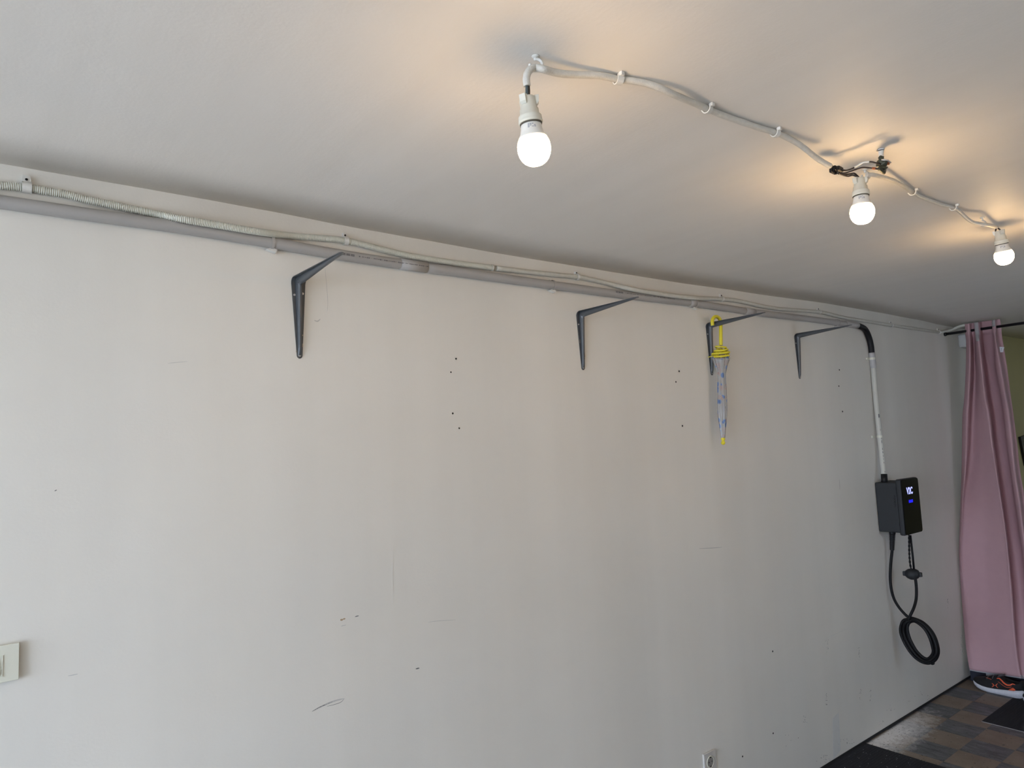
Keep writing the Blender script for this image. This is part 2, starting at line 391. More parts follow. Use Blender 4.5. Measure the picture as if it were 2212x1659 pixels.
# heart-shaped lifted paint flakes round the lowest hole
stroke('paint_flake', [(980, 926), (985, 934), (992, 942), (995, 943)], 2.6, PLAST, 0.0012)
stroke('paint_flake', [(995, 942), (1002, 935), (1007, 922), (1004, 913)], 2.4, PLAST, 0.0012)
stroke('paint_flake', [(1004, 913), (1000, 917), (996, 924)], 1.8, PLAST, 0.0012)
stroke('scuff_mark', [(676, 1536), (690, 1528), (712, 1518), (730, 1512), (744, 1509)], 3.4, SCUFFL)
stroke('scuff_mark', [(674, 1537), (688, 1529), (706, 1521), (718, 1516)], 1.6, SCUFF)
stroke('scuff_mark', [(706, 1526), (722, 1522), (736, 1517), (743, 1510)], 1.0, SCUFF)
stroke('scuff_mark', [(767, 1332.5), (771, 1331), (775, 1330)], 2.0, SCUFF)
stroke('scuff_mark', [(898, 1445), (902, 1444), (906, 1443)], 2.8, SCUFF)
stroke('scuff_mark', [(118, 1061), (120, 1059.5), (123, 1058)], 1.8, SCUFF)
stroke('scuff_mark', [(147, 1460), (154, 1459), (162, 1457), (168, 1456)], 2.0, SCUFFL)
stroke('scuff_mark', [(679, 692), (686, 694), (692, 689)], 3.0, SCUFFL)
stroke('scuff_mark', [(735, 1339), (738, 1339), (741, 1338)], 4.0, RUSTY); stroke('scuff_mark', [(741, 1337), (743, 1337), (746, 1336)], 3.2, RUSTY)
stroke('scuff_mark', [(737, 1353), (742, 1351), (748, 1350)], 1.6, SCUFFL)
stroke('scuff_mark', [(362, 785), (380, 783), (405, 781)], 1.0, SCUFFL); stroke('scuff_mark', [(925, 1344), (950, 1341), (985, 1339)], 1.2, SCUFFL)
stroke('scuff_mark', [(1510, 1185), (1535, 1184), (1560, 1182)], 1.6, SCUFFL)
stroke('scuff_mark', [(1813, 1035), (1814, 1048), (1814, 1058)], 1.0, SCUFFL)
stroke('scuff_mark', [(702, 578), (705, 610), (708, 650), (707, 672)], 0.9, SCUFFL)
stroke('paint_chip', [(270, 561), (270, 569)], 2.2, PLAST, 0.001)
stroke('paint_chip', [(849, 1170), (848, 1250), (849, 1318)], 1.4, PLAST, 0.0008)
stroke('paint_chip', [(1778, 1383), (1800, 1372), (1835, 1356), (1865, 1345)], 1.5, PLAST, 0.0008)
stroke('paint_chip', [(1695, 1548), (1700, 1536), (1707, 1526)], 1.6, PLAST, 0.0008)
stroke('paint_chip', [(1615, 1646), (1640, 1630), (1670, 1616)], 1.2, PLAST, 0.0006)
DUSKY = mat('greyed_paint_patch', (0.69, 0.68, 0.64), 0.7, var=0.06, scale=40)
decal('paint_patch', [(1798, 1552), (1812, 1538), (1816, 1620), (1800, 1640)], DUSKY)
bm = NB()
for cx, cy, n, sx, sy in [(1787, 1397, 12, 4, 16), (1856, 1412, 12, 1.5, 14), (1859, 1500, 10, 1.5, 12), (1880, 1503, 12, 2, 12), (1785, 1512, 14, 2.5, 14), (1738, 1553, 8, 3, 8),
                          (2047, 1303, 14, 1.5, 12), (2078, 1395, 18, 2.2, 22), (1988, 1495, 4, 3, 6), (2006, 1508, 6, 4, 6), (1905, 1562, 6, 5, 5), (1780, 1640, 22, 10, 10), (1700, 1600, 5, 16, 12),
                          (1830, 1603, 14, 16, 7), (1925, 1530, 8, 10, 8), (1960, 1512, 8, 12, 8)]:
    for k in range(n):
        x = cx + random.gauss(0, 1)*sx*0.6; y = cy + random.uniform(-1, 1)*sy
        if y > 1658 - 0.619*(x-1780) - 6: continue
        c = onwall(x, y); s = random.uniform(0.0009, 0.0025)
        lathe(bm, [(0, s), (0.0004, s*0.8)], c, (0, -1, 0), 6, False)
sp = obj('mould_specks', bm, SCUFF, wall_left); sp['kind'] = 'stuff'

# ------------------------------------------------------------------ pipes and conduits along the wall
RP = 0.0165
pipe_edge = [(-60, 442), (0, 451), (200, 479), (400, 506), (560, 532), (760, 566), (960, 594), (1200, 626), (1350, 645.5), (1500, 663), (1640, 683), (1760, 697), (1852, 709)]
pipe_c = []
for x, y in pipe_edge:
    p = onwall(x, y, RP); pipe_c.append(Vector((p.x, -RP, p.z + RP*1.02)))
pipe_cl = [Vector(p) for p in cr(pipe_c, 10)]
def pipe_at(x):
    for a, b in zip(pipe_cl, pipe_cl[1:]):
        if a.x <= x <= b.x: return a.lerp(b, (x-a.x)/(b.x-a.x))
    return pipe_cl[0] if x < pipe_cl[0].x else pipe_cl[-1]
root = thing('conduit_pipe', 'long straight grey rigid pipe running along the top of the wall above the brackets', 'pipe', pipe_c[6])
def pipe_seg(xa, xb, r, m, name, ang=0.0):
    n = max(2, int((xb-xa)/0.05)); bm = NB()
    tube(bm, [pipe_at(xa + (xb-xa)*k/n) for k in range(n+1)], r, 20); return obj(name, bm, m, root)
xj = [onwall(925, 565, .03).x, onwall(1508, 655, .03).x, onwall(1626, 672, .03).x, onwall(1846, 700, .03).x, onwall(1860, 703, .03).x]
pipe_seg(pipe_cl[0].x, xj[0]-0.02, RP, GREYPIPE, 'pipe_section'); pipe_seg(xj[0]-0.02, xj[1]-0.02, RP, GREYPIPE, 'pipe_section')
pipe_seg(xj[1]-0.02, xj[3]-0.03, RP, GREYPIPE, 'pipe_section')
pipe_seg(xj[0]-0.10, xj[0], RP+0.0016, GREYPIPE2, 'sleeve'); pipe_seg(xj[1]-0.05, xj[1], RP+0.0014, GREYPIPE2, 'sleeve')
pipe_seg(xj[2]-0.05, xj[2]+0.03, RP+0.0014, GREYPIPE2, 'sleeve'); pipe_seg(xj[3]-0.09, xj[4], RP+0.002, GREYPIPE2, 'sleeve')
# faded factory print on the pipe: a block followed by small illegible characters
def pipe_print(x0, x1, blocks, ang=-0.35):
    bm = NB(); x = x0
    def stamp(xa, xb, a0, a1):
        q = []
        for xx, aa in ((xa, a0), (xb, a0), (xb, a1), (xa, a1)):
            c = pipe_at(xx); rr = RP + 0.0022
            q.append(c + Vector((0, -math.cos(aa)*rr, math.sin(aa)*rr)))
        ngon_prism(bm, q, (0, 0.0006, 0))
    for k in range(blocks):
        for rr in range(3):
            stamp(x, x+0.012, ang-0.16+rr*0.13, ang-0.07+rr*0.13)
        x += 0.015
    x += 0.012
    while x < x1:
        L = random.uniform(0.0015, 0.005); h = random.uniform(0.03, 0.10)
        stamp(x, x+L, ang-h, ang+h); x += L + random.choice([0.0015, 0.0015, 0.002, 0.006])
    o = obj('printed_marking', bm, PRINT, root); o['kind'] = 'stuff'; return o
pipe_print(onwall(737, 549, .03).x, onwall(924, 578, .03).x, 3, -0.05)
pipe_print(onwall(1329, 631, .03).x, onwall(1455, 648, .03).x, 3, 0.15)

# corrugated conduit then its painted smooth continuation, lying on top of the pipe
RC = 0.0105
cpx = [(-50, 396), (0, 401), (58, 405), (100, 413), (145, 420.5), (181, 430), (253, 445), (326, 460), (400, 474.5), (470, 486), (560, 501), (634, 510), (705, 515.5), (742, 519.5), (780, 527.5), (830, 540.5),
       (888, 553.5), (960, 565), (1010, 572), (1063, 578.5), (1135, 587), (1207, 594.5), (1243, 598), (1268, 602), (1322, 614.5), (1376, 627), (1449, 638), (1503, 644), (1548, 645.5), (1593, 650), (1650, 662.5),
       (1690, 668), (1754, 672.5), (1781, 676), (1817, 685), (1862, 692.5), (1925, 702.5), (2000, 713.5), (2028, 717.5)]
def cond_pt(px, py):
    off = RC + 0.001
    for _ in range(60):
        p = onwall(px, py, off); c = pipe_at(p.x)
        if p.x > pipe_cl[-1].x + 0.02 or math.hypot(p.y - c.y, p.z - c.z) >= RP + RC + 0.0022: break
        off += 0.001
    return p
cond = [cond_pt(x, y) for x, y in cpx]
cs = [Vector(p) for p in cr(cond, 8)]
isp = 19*8
path1 = resample(cs[:isp+1], 0.00108)
bm = NB(); rad = [(RC if (k % 4) in (0, 1) else RC-0.0019) for k in range(len(path1))]
tube(bm, path1, rad, 12)
tag(obj('corrugated_conduit', bm, CORR, origin=cond[10]), 'cream corrugated flexible conduit on top of the grey pipe, left half of the wall', 'conduit')
path2 = cs[isp+1:]
tail = [onz(2046, 713.5, 2.385), onz(2060, 706, 2.396), onz(2080, 699, 2.400)]
tail = [Vector((path2[-1].x + 0.03, -0.02, path2[-1].z + 0.004)), Vector((5.50, -0.045, 2.375)), Vector((5.53, -0.10, 2.397)), Vector((5.56, -0.2, ceilz(5.56)-RC))]
pp = list(path2) + [Vector(p) for p in cr([path2[-1]] + tail, 6)][1:]
bm = NB(); rp = [0.0098 + 0.0004*noise.noise(Vector((p.x*14, 0, 3))) for p in pp]
tube(bm, pp, rp, 14)
tag(obj('painted_conduit', bm, PAINTED, origin=cond[25]), 'painted over smooth flexible conduit sagging along the wall top from mid wall to the curtain', 'conduit')
# joint ring between both
bm = NB(); j = cs[isp]; t = (cs[isp+1]-cs[isp-1]).normalized(); tube(bm, [j - t*0.004, j + t*0.004], RC+0.001, 14)
tag(obj('conduit_coupler', bm, PAINTED), 'narrow ring joining the corrugated conduit to the painted conduit', 'coupler')

# clips that hold the conduit: a saddle strap looped over it, with a nailed tab above
def strap(px, py, label, big=1.0, style='saddle', rc=RC):
    c = min(cs, key=lambda p: abs((p - onwall(px, py, 0.012)).length))
    r = rc + 0.0016; wd = 0.006*big
    o = thing('conduit_clip', label, 'clip', c, 'clips holding the conduit along the wall top')
    bm = NB(); rings = []
    for k in range(13):
        a = math.radians(100 + 200*k/12)
        for_r = []
        u = Vector((0, math.cos(a), math.sin(a)))
        for dx, dr in ((-wd, 0), (wd, 0), (wd, 0.0016), (-wd, 0.0016)):
            for_r.append(c + Vector((dx, 0, 0)) + u*(r+dr))
        rings.append(for_r)
    loft(bm, rings, smooth=False); obj('band', bm, WHITEP, o)
    bm = NB(); zt = c.z + r
    ngon_prism(bm, [(c.x-wd*1.1, -0.0002, zt-0.002), (c.x+wd*1.1, -0.0002, zt-0.002), (c.x+wd*0.7, -0.0002, zt+0.010*big), (c.x-wd*0.9, -0.0002, zt+0.012*big)], (0, -0.010, 0))
    tb = obj('tab', bm, WHITEP, o)
    bm = NB(); lathe(bm, [(0, 0.003), (0.0015, 0.003), (0.002, 0.001)], (c.x-wd*0.1, -0.0102, zt+0.005*big), (0, -1, 0), 10); obj('nail', bm, DARK, tb)
    return o
strap(58, 405, 'broad white clip on the corrugated conduit at far left', 1.6)
strap(745, 519, 'white clip on the corrugated conduit above the nearest bracket', 1.15)
strap(1246, 598, 'white clip on the painted conduit above the second bracket', 0.9)
strap(1562, 646, 'white clip on the painted conduit above the umbrella', 1.1)
strap(1768, 674, 'white clip on the painted conduit above the farthest bracket', 1.1)
strap(1925, 702, 'white clip on the conduit just past the black bend', 1.2)
strap(2030, 717, 'last white clip on the conduit beside the curtain rod end', 1.3)
# clips below the pipe
def pipe_clip(px, py, label):
    x = onwall(px, py, 0.02).x; c = pipe_at(x); o = thing('pipe_clip', label, 'clip', c, 'clips under the grey pipe')
    bm = NB(); rings = []
    for k in range(15):
        a = math.radians(-10 - 250*k/14) if False else math.radians(60 + 240*k/14)
        u = Vector((0, math.cos(a), math.sin(a))); rings.append([c + Vector((dx, 0, 0)) + u*(RP+0.0018+dr) for dx, dr in ((-0.004, 0), (0.004, 0), (0.004, 0.0012), (-0.004, 0.0012))])
    R = loft(bm, rings, smooth=False); obj('band', bm, GREYPIPE2, o)
    z = c.z - RP
    bm = NB(); ngon_prism(bm, [(x-0.016, -0.001, z-0.004), (x+0.012, -0.001, z-0.012), (x+0.016, -0.001, z-0.002), (x-0.002, -0.001, z+0.002)], (0, -0.018, 0)); f = obj('foot', bm, WHITEP, o)
    bm = NB(); box(bm, (x-0.008, -2*RP-0.002, c.z-0.003), (x+0.008, -2*RP-0.0005, c.z+0.001)) if False else box(bm, (x-0.010, -0.016, c.z+RP+0.0016), (x+0.008, -0.0045, c.z+RP+0.0045)); obj('top_edge', bm, WHITEP, o)
    return o
pipe_clip(588, 536, 'white clip under the grey pipe left of the nearest bracket')
pipe_clip(1195, 625, 'white clip under the grey pipe left of the second bracket')
pipe_clip(1503, 662, 'white clip under the grey pipe left of the umbrella')
pipe_clip(1811, 701, 'white clip under the grey pipe at the farthest bracket tip')

# black bend, vertical pale pipe down to the wallbox
vtop = onwall(1884, 762, RP); vbot = onwall(1911, 1028, RP); colr = onwall(1909.5, 1027, 0.04)
vtop = Vector((4.345, -RP-0.004, vtop.z)); vbot = Vector((4.335, -0.045, 1.42))
mid1 = pipe_at(xj[4])
bend_pts = [mid1 + Vector((-0.01, 0, 0)), mid1 + Vector((0.012, 0, 0)), Vector(onwall(1868, 711, RP)), Vector(onwall(1877, 729, RP)), Vector(onwall(1881.5, 748, RP)), Vector(onwall(1883, 764, RP))]
bm = NB(); bp = [Vector(p) for p in cr(bend_pts, 8)]; tube(bm, bp, 0.0168, 18)
tag(obj('pipe_bend', bm, BLACKP), 'black flexible bend joining the grey pipe to the vertical pipe', 'pipe bend')
root = thing('vertical_pipe', 'pale vertical rigid pipe dropping down the wall to the black wallbox', 'pipe', onwall(1898, 900, RP))
vline = [onwall(1883, 762, RP), onwall(1886.5, 795, RP), onwall(1891, 850, RP+0.002), onwall(1897, 910, RP+0.008), onwall(1904, 975, RP+0.016), onwall(1909.5, 1027, 0.045)]
vp = [Vector(p) for p in cr(vline, 8)]
bm = NB(); tube(bm, vp, 0.0150, 18); obj('pipe_section', bm, WPIPE, root)
bm = NB(); tube(bm, vp[:9], 0.0182, 18); obj('sleeve', bm, WPIPE2, root)
bm = NB(); k0 = onwall(1909.5, 1024, 0.045); k1 = onwall(1911, 1046, 0.047); tube(bm, [k0, k1], 0.0178, 18); o = obj('collar', bm, BLACKP, root); o['label'] = 'black collar entering the wallbox'
bm = NB(); side = Vector((-0.05, -1, 0)).normalized(); sx = Vector((-0.6, -0.75, 0)).normalized()
for k in range(26, 40):
    p = vp[min(k, len(vp)-2)]; q = vp[min(k, len(vp)-2)+1]
    if random.random() < 0.75:
        a = p + sx*0.0153; d = (q-p)*random.uniform(0.3, 0.8); e = Vector((0.75, -0.6, 0))*random.uniform(0.001, 0.0025)
        ngon_prism(bm, [a-e, a+e, a+e+d, a-e+d], sx*0.0004)
p = vp[22]; q = vp[23]; e = Vector((0.75, -0.6, 0))*0.004; a = p + sx*0.0151
ngon_prism(bm, [a-e, a+e, a+e+(q-p), a-e+(q-p)], sx*0.0006)
obj('printed_marking', bm, PRINT, root)['kind'] = 'stuff'
for px, py, lab in ((1885, 777, 'white clip on the vertical pipe just below the black bend'), (1896, 942, 'white clip halfway down the vertical pipe above the wallbox')):
    c = min(vp, key=lambda p: abs(p.z - onwall(px, py, RP).z)); bm = NB()
    o = thing('pipe_clip', lab, 'clip', c, 'clips on the vertical pipe')
    rr = 0.0192 if py < 800 else 0.0162; rings = []
    for k in range(13):
        a = math.radians(95 + 250*k/12 - 80); u = Vector((-math.sin(a)*1.0, -math.cos(a), 0))
        rings.append([c + u*(rr+dr) + Vector((0, 0, dz)) for dz, dr in ((-0.007, 0), (0.007, 0), (0.007, 0.0014), (-0.007, 0.0014))])
    loft(bm, rings, smooth=False); obj('band', bm, CREAMP, o)
    bm = NB(); box(bm, (c.x-0.048, -0.008, c.z-0.007), (c.x-0.012, -0.0002, c.z+0.007), 0.001); obj('foot', bm, CREAMP, o)

# ------------------------------------------------------------------ shelf brackets
def bracket(x, z0, ztop, L, label, group, scale=1.0):
    o = thing('shelf_bracket', label, 'bracket', (x, 0, z0), group)
    R = 0.020; path = []
    H = ztop - z0
    nv = 18
    for q_ in (0, 0.0006, 0.0018, 0.0036, 0.006, 0.009): path.append((0.0, z0 + q_, 0.0))
    for k in range(1, nv+1):
        path.append((0.0, z0 + 0.009 + (H-R-0.009)*k/nv, 0.0))
    for k in range(1, 9):
        a = math.radians(90*k/8); path.append((-(R - R*math.cos(a)), ztop - R + R*math.sin(a), a))
    nh = 20
    for k in range(1, nh+1):
        path.append((-(R + (L-R-0.009)*k/nh), ztop, math.pi/2))
    for q_ in (0.006, 0.0036, 0.0018, 0.0006, 0): path.append((-(L-q_), ztop, math.pi/2))
    s = [0.0]
    for a, b in zip(path, path[1:]): s.append(s[-1] + math.hypot(b[0]-a[0], b[1]-a[1]))
    tot = s[-1]; sc = H - R*0.4
    rings = []; rib = []
    for (y, z, a), q in zip(path, s):
        d = q/sc if q < sc else (tot-q)/(tot-sc)
        d = max(0.0, min(1.0, d)); arm = q > sc
        wd = (0.0080 + 0.0138*d) if not arm else (0.0070 + 0.0150*d)
        e = min(q, tot-q)
        if e < 0.009: wd *= math.sqrt(max(0.06, 1 - (1-e/0.009)**2))
        nrm = Vector((0, -math.cos(a), -math.sin(a)))         # towards the inside of the L
        P = Vector((x, y, z)); X = Vector((1, 0, 0))
        th = 0.0022
        rings.append([P - X*wd, P + X*wd, P + X*wd + nrm*th, P - X*wd + nrm*th])
        rise = (0.006 + 0.016*d**0.8) if not arm else (0.003 + 0.021*d)
        if e < 0.02: rise *= max(0.02, e/0.02)
        rw = min(wd*0.62, 0.0055 + 0.0040*d)
        pr = []
        for k in range(9):
            t = k/8*math.pi; pr.append(P + X*rw*math.cos(t)*(1.0 if 0 < k < 8 else 1.15) + nrm*(th*0.5 + rise*math.sin(t)**0.75))
        rib.append(pr)
    bm = NB(); loft(bm, rings, smooth=False); obj('plate', bm, BRACK, o)
    bm = NB(); loft(bm, rib, caps=True); obj('rib', bm, BRACK, o)
    for sx, sz in ((0, 0.009), (-0.0125, H-0.052), (0.0125, H-0.046)):
        bm = NB(); lathe(bm, [(0, 0.0036), (0.0012, 0.0036), (0.0022, 0.0026), (0.0022, 0.0012), (0.0012, 0.0010)], (x+sx, -0.0022, z0+sz), (0, -1, 0), 12); obj('screw', bm, STEEL, o)
    return o
bz = [(0.7545, 'slate grey shelf bracket nearest the camera, highest under the corrugated conduit'),
      (1.906, 'slate grey shelf bracket with rust chips, second from the left, bare wall both sides'),
      (2.737, 'slate grey shelf bracket that holds the yellow handled umbrella'),
      (3.505, 'farthest slate grey shelf bracket, just left of the black pipe bend')]
BR = []
for i, (x, lab) in enumerate(bz):
    BR.append(bracket(x, 1.984, (2.2262, 2.2185, 2.231, 2.2285)[i], (0.318, 0.312, 0.302, 0.305)[i], lab, 'shelf brackets on the wall'))
# chips in the enamel on the second and first brackets
for bi, lst in ((1, [(-0.0115, 0.115, 0.016), (0.0120, 0.060, 0.018), (0.0108, 0.047, 0.006), (0.012, 0.155, 0.004)]), (0, [(0.0095, 0.04, 0.010), (0.0095, 0.070, 0.004), (-0.0105, 0.02, 0.004)])):
    for sx, dz, h in lst:
        x = bz[bi][0] + sx; z = 1.984 + dz; bm = NB(); ngon_prism(bm, [(x-0.0012, -0.0022, z-h/2), (x+0.0014, -0.0022, z-h/2.4), (x+0.0010, -0.0022, z+h/2), (x-0.0006, -0.0022, z+h/2.2)], (0, -0.0004, 0)); obj('rust_chip', bm, CHIP, BR[bi])

# ------------------------------------------------------------------ umbrella hooked over the third bracket
OFF = 0.052
u_root = thing('umbrella', "child's clear umbrella with yellow crook handle hanging from a shelf bracket", 'umbrella', onwall(1562, 958, OFF))
hook_px = [(1539.5, 703), (1538.8, 697), (1539.5, 690), (1543, 685), (1548, 684), (1553.5, 687.5), (1556.5, 695), (1557, 705), (1557, 725), (1557.3, 746)]
hp = [onwall(a, b, OFF) for a, b in hook_px]
bm = NB(); tube(bm, [Vector(p) for p in cr(hp, 6)], 0.0082, 14); obj('handle', bm, YEL, u_root)
A = onwall(1557.3, 746, OFF); B = onwall(1562.3, 961, OFF-0.005); AX = (B-A); LEN = AX.length; AX = AX.normalized()
def along(py): return (py - 746)/(961-746)*LEN
bm = NB(); tube(bm, [A - AX*0.005, A + AX*(LEN-0.02)], 0.0035, 8); obj('shaft', bm, STEEL, u_root)
# canopy print material: clear film with blue and red printed motifs
def canopy_mat():
    m, N, L, P = base_mat('clear_printed_film')
    tc = N.new('ShaderNodeTexCoord')
    P.inputs['Roughness'].default_value = 0.22; P.inputs['Specular IOR Level'].default_value = 0.8
    mp = N.new('ShaderNodeMapping'); mp.inputs['Scale'].default_value = (52, 52, 38); L.new(tc.outputs['Object'], mp.inputs['Vector'])
    v = N.new('ShaderNodeTexVoronoi'); v.feature = 'F1'; v.inputs['Scale'].default_value = 1.0; L.new(mp.outputs[0], v.inputs['Vector'])
    blob = N.new('ShaderNodeMapRange'); blob.inputs['From Min'].default_value = 0.50; blob.inputs['From Max'].default_value = 0.43; L.new(v.outputs['Distance'], blob.inputs['Value'])
    sp = N.new('ShaderNodeSeparateColor'); L.new(v.outputs['Color'], sp.inputs[0])
    isb = N.new('ShaderNodeMath'); isb.operation = 'GREATER_THAN'; isb.inputs[1].default_value = 0.42; L.new(sp.outputs[0], isb.inputs[0])
    mb = N.new('ShaderNodeMath'); mb.operation = 'MULTIPLY'; L.new(blob.outputs[0], mb.inputs[0]); L.new(isb.outputs[0], mb.inputs[1])
    w = N.new('ShaderNodeMath'); w.operation = 'PINGPONG'; w.inputs[1].default_value = 0.11; L.new(v.outputs['Distance'], w.inputs[0])
    rg = N.new('ShaderNodeMapRange'); rg.inputs['From Min'].default_value = 0.028; rg.inputs['From Max'].default_value = 0.012; L.new(w.outputs[0], rg.inputs['Value'])
    inv = N.new('ShaderNodeMath'); inv.operation = 'SUBTRACT'; inv.inputs[0].default_value = 1.0; L.new(isb.outputs[0], inv.inputs[1])
    inside = N.new('ShaderNodeMath'); inside.operation = 'LESS_THAN'; inside.inputs[1].default_value = 0.48; L.new(v.outputs['Distance'], inside.inputs[0])
    mr0 = N.new('ShaderNodeMath'); mr0.operation = 'MULTIPLY'; L.new(rg.outputs[0], mr0.inputs[0]); L.new(inv.outputs[0], mr0.inputs[1])
    mr = N.new('ShaderNodeMath'); mr.operation = 'MULTIPLY'; L.new(mr0.outputs[0], mr.inputs[0]); L.new(inside.outputs[0], mr.inputs[1])
    c1 = N.new('ShaderNodeMix'); c1.data_type = 'RGBA'; c1.inputs['A'].default_value = (0.55, 0.545, 0.53, 1); c1.inputs['B'].default_value = (0.09, 0.16, 0.33, 1); L.new(mb.outputs[0], c1.inputs['Factor'])
    c2 = N.new('ShaderNodeMix'); c2.data_type = 'RGBA'; c2.inputs['B'].default_value = (0.36, 0.09, 0.06, 1); L.new(c1.outputs['Result'], c2.inputs['A']); L.new(mr.outputs[0], c2.inputs['Factor'])
    L.new(c2.outputs['Result'], P.inputs['Base Color'])
    mxm = N.new('ShaderNodeMath'); mxm.operation = 'MAXIMUM'; L.new(mb.outputs[0], mxm.inputs[0]); L.new(mr.outputs[0], mxm.inputs[1])
    al = N.new('ShaderNodeMapRange'); al.inputs['To Min'].default_value = 0.42; al.inputs['To Max'].default_value = 0.85; L.new(mxm.outputs[0], al.inputs['Value'])
    L.new(al.outputs[0], P.inputs['Alpha'])
    return m
FILM = canopy_mat()
K = 468.0
prof = [(768, 17.5), (773, 19.5), (780, 17.5), (790, 14), (800, 11.5), (808, 9.5), (820, 9.2), (835, 10), (850, 10.3), (870, 10.6), (890, 10.6), (905, 9.4), (920, 7.4), (935, 5.6), (946, 4.4)]
prof = [p for p in cr([(a, b) for a, b in prof], 4)]
def canopy(bm, k, ph, seg=64, amp=0.16):
    rings = []; u = Vector((1, 0, 0)); u = (u - AX*u.dot(AX)).normalized(); v = AX.cross(u)
    for y, r in prof:
        ring = []; cpt = A + AX*along(y); fl = max(0.0, min(1.0, (808-y)/40.0))
        for q in range(seg):
            a = 2*math.pi*q/seg
            rr = r/K*k*(1 + amp*abs(math.cos(4*a + ph + 0.012*(y-768))) - amp*0.6 + 0.03*math.sin(3*a+y*0.05))
            sh = Vector((0, 0, 0)) - AX*(fl*0.018*math.cos(a + 0.6))
            ring.append(cpt + (u*math.cos(a) + v*math.sin(a)*0.92)*rr + sh)
        rings.append(ring)
    loft(bm, rings, caps=False)
bm = NB(); canopy(bm, 1.0, 0.0); obj('canopy', bm, FILM, u_root)
bm = NB(); canopy(bm, 0.72, 1.1, amp=0.3); cin = obj('canopy_fold', bm, FILM, u_root)
RIBW = mat('pale_rib', (0.66, 0.65, 0.60), 0.35, 0.2)
u = Vector((1, 0, 0)); u = (u - AX*u.dot(AX)).normalized(); v = AX.cross(u)
for q in range(8):
    a = 2*math.pi*q/8 + 0.2; pts = [A + AX*along(y) + (u*math.cos(a)+v*math.sin(a))*(r/K*0.80) for y, r in prof[::3]]
    bm = NB(); tube(bm, pts, 0.0011, 6); rb = obj('rib', bm, RIBW, u_root)
    # bead at the end of the rib
    e = A + AX*along(757 + 3*math.cos(a)) + (u*math.cos(a)+v*math.sin(a))*(0.016 if q % 2 else 0.022)
    bm = NB(); tube(bm, [pts[0], (pts[0]+e)/2, e], [0.0015, 0.0030, 0.0042], 8); obj('rib_tip', bm, YEL, rb)
# yellow gathered hem: wound edging
for py, r, tilt, a0, a1, rr in ((751, 12, 0.25, 0.2, 6.0, 0.0030), (758, 15, -0.25, -0.5, 5.4, 0.0036), (764, 18, -0.22, 0.2, 5.6, 0.0040), (769, 20, 0.30, 3.4, 6.6, 0.0034), (771, 17, -0.2, 0.1, 3.6, 0.0036)):
    pts = []
    for q in range(25):
        a = a0 + (a1-a0)*q/24; pts.append(A + AX*along(py + 0) + (u*math.cos(a)+v*math.sin(a)*0.95)*r/K + AX*(0.5*tilt*r/K*math.cos(a-0.4)) - AX*0.002*math.sin(2*a))
    bm = NB(); tube(bm, pts, rr, 8, flat=1.3); obj('hem_edging', bm, YEL, u_root)
bm = NB(); st = [onwall(1552, 766, OFF+0.032), onwall(1545, 768, OFF+0.03), onwall(1538, 769.5, OFF+0.02), onwall(1530, 771.5, OFF)]
tube(bm, [Vector(p) for p in cr(st, 5)], 0.0036, 8, flat=0.5); obj('closing_strap', bm, YEL, u_root)
bm = NB(); t0 = A + AX*along(949)
lathe(bm, [(-0.010, 0.001), (-0.009, 0.006), (-0.004, 0.0095), (0.001, 0.0098), (0.006, 0.0065), (0.008, 0.005), (0.010, 0.0068), (0.014, 0.0098), (0.019, 0.0095), (0.024, 0.006), (0.026, 0.0005)], t0, AX, 18); obj('ferrule', bm, YEL, u_root)

# ------------------------------------------------------------------ EV wallbox
cx0, cx1 = 4.236, 4.435
cr_ = thing('wallbox', 'black wall-mounted car charging box with lit white and blue display', 'charger', (4.33, 0, 1.09))
bm = NB(); box(bm, (cx0, -0.124, 1.092), (cx1, -0.001, 1.381), 0.008, 3); obj('rear_housing', bm, WALLBOX, cr_)
bm = NB(); box(bm, (4.224, -0.1545, 1.078), (4.452, -0.123, 1.400), 0.010, 4); fh = obj('front_cover', bm, WALLBOX, cr_)
bm = NB()
rr = 0.016; xa, xb, za, zb = 4.2275, 4.4495, 1.0815, 1.3965; out = []
for ccx, ccz, a0 in ((xb-rr, zb-rr, 0), (xa+rr, zb-rr, 90), (xa+rr, za+rr, 180), (xb-rr, za+rr, 270)):
    for k in range(6):
        a = math.radians(a0 + 18*k); out.append((ccx + rr*math.cos(a), -0.1545, ccz + rr*math.sin(a)))
ngon_prism(bm, out, (0, -0.0022, 0)); gp = obj('glass_panel', bm, GLOSSB, cr_); gp['label'] = 'gloss black front panel'
def emat(name, col, s):
    m, N, L, P = base_mat(name); P.inputs['Base Color'].default_value = (0, 0, 0, 1); P.inputs['Emission Color'].default_value = col + (1,); P.inputs['Emission Strength'].default_value = s; return m
EW = emat('display_pale_blue', (0.42, 0.46, 1.0), 1.5); EB = emat('display_deep_blue', (0.005, 0.005, 1.0), 0.9)
def text_mesh(name, s, size, m, parent, T, depth=0.0006, xs=1.0, bold=0.0):
    cu = bpy.data.curves.new(name, 'FONT'); cu.body = s; cu.size = size; cu.extrude = depth; cu.align_x = 'CENTER'; cu.align_y = 'CENTER'; cu.offset = bold
    t = bpy.data.objects.new(name, cu); COL.objects.link(t); bpy.context.view_layer.update()
    me = bpy.data.meshes.new_from_object(t.evaluated_get(bpy.context.evaluated_depsgraph_get())); bpy.data.objects.remove(t)
    bm = NB(); bm.from_mesh(me); bpy.data.meshes.remove(me)
    for v_ in bm.verts: v_.co.x *= xs
    bm.transform(T); return obj(name, bm, m, parent)
dc = onwall(1965, 1060.5, 0.157)
Tm = Matrix.Translation(dc) @ Matrix.Rotation(math.pi/2, 4, 'X')
text_mesh('display_text', 'V2C', 0.054, EW, gp, Tm, xs=0.80, bold=0.0014)
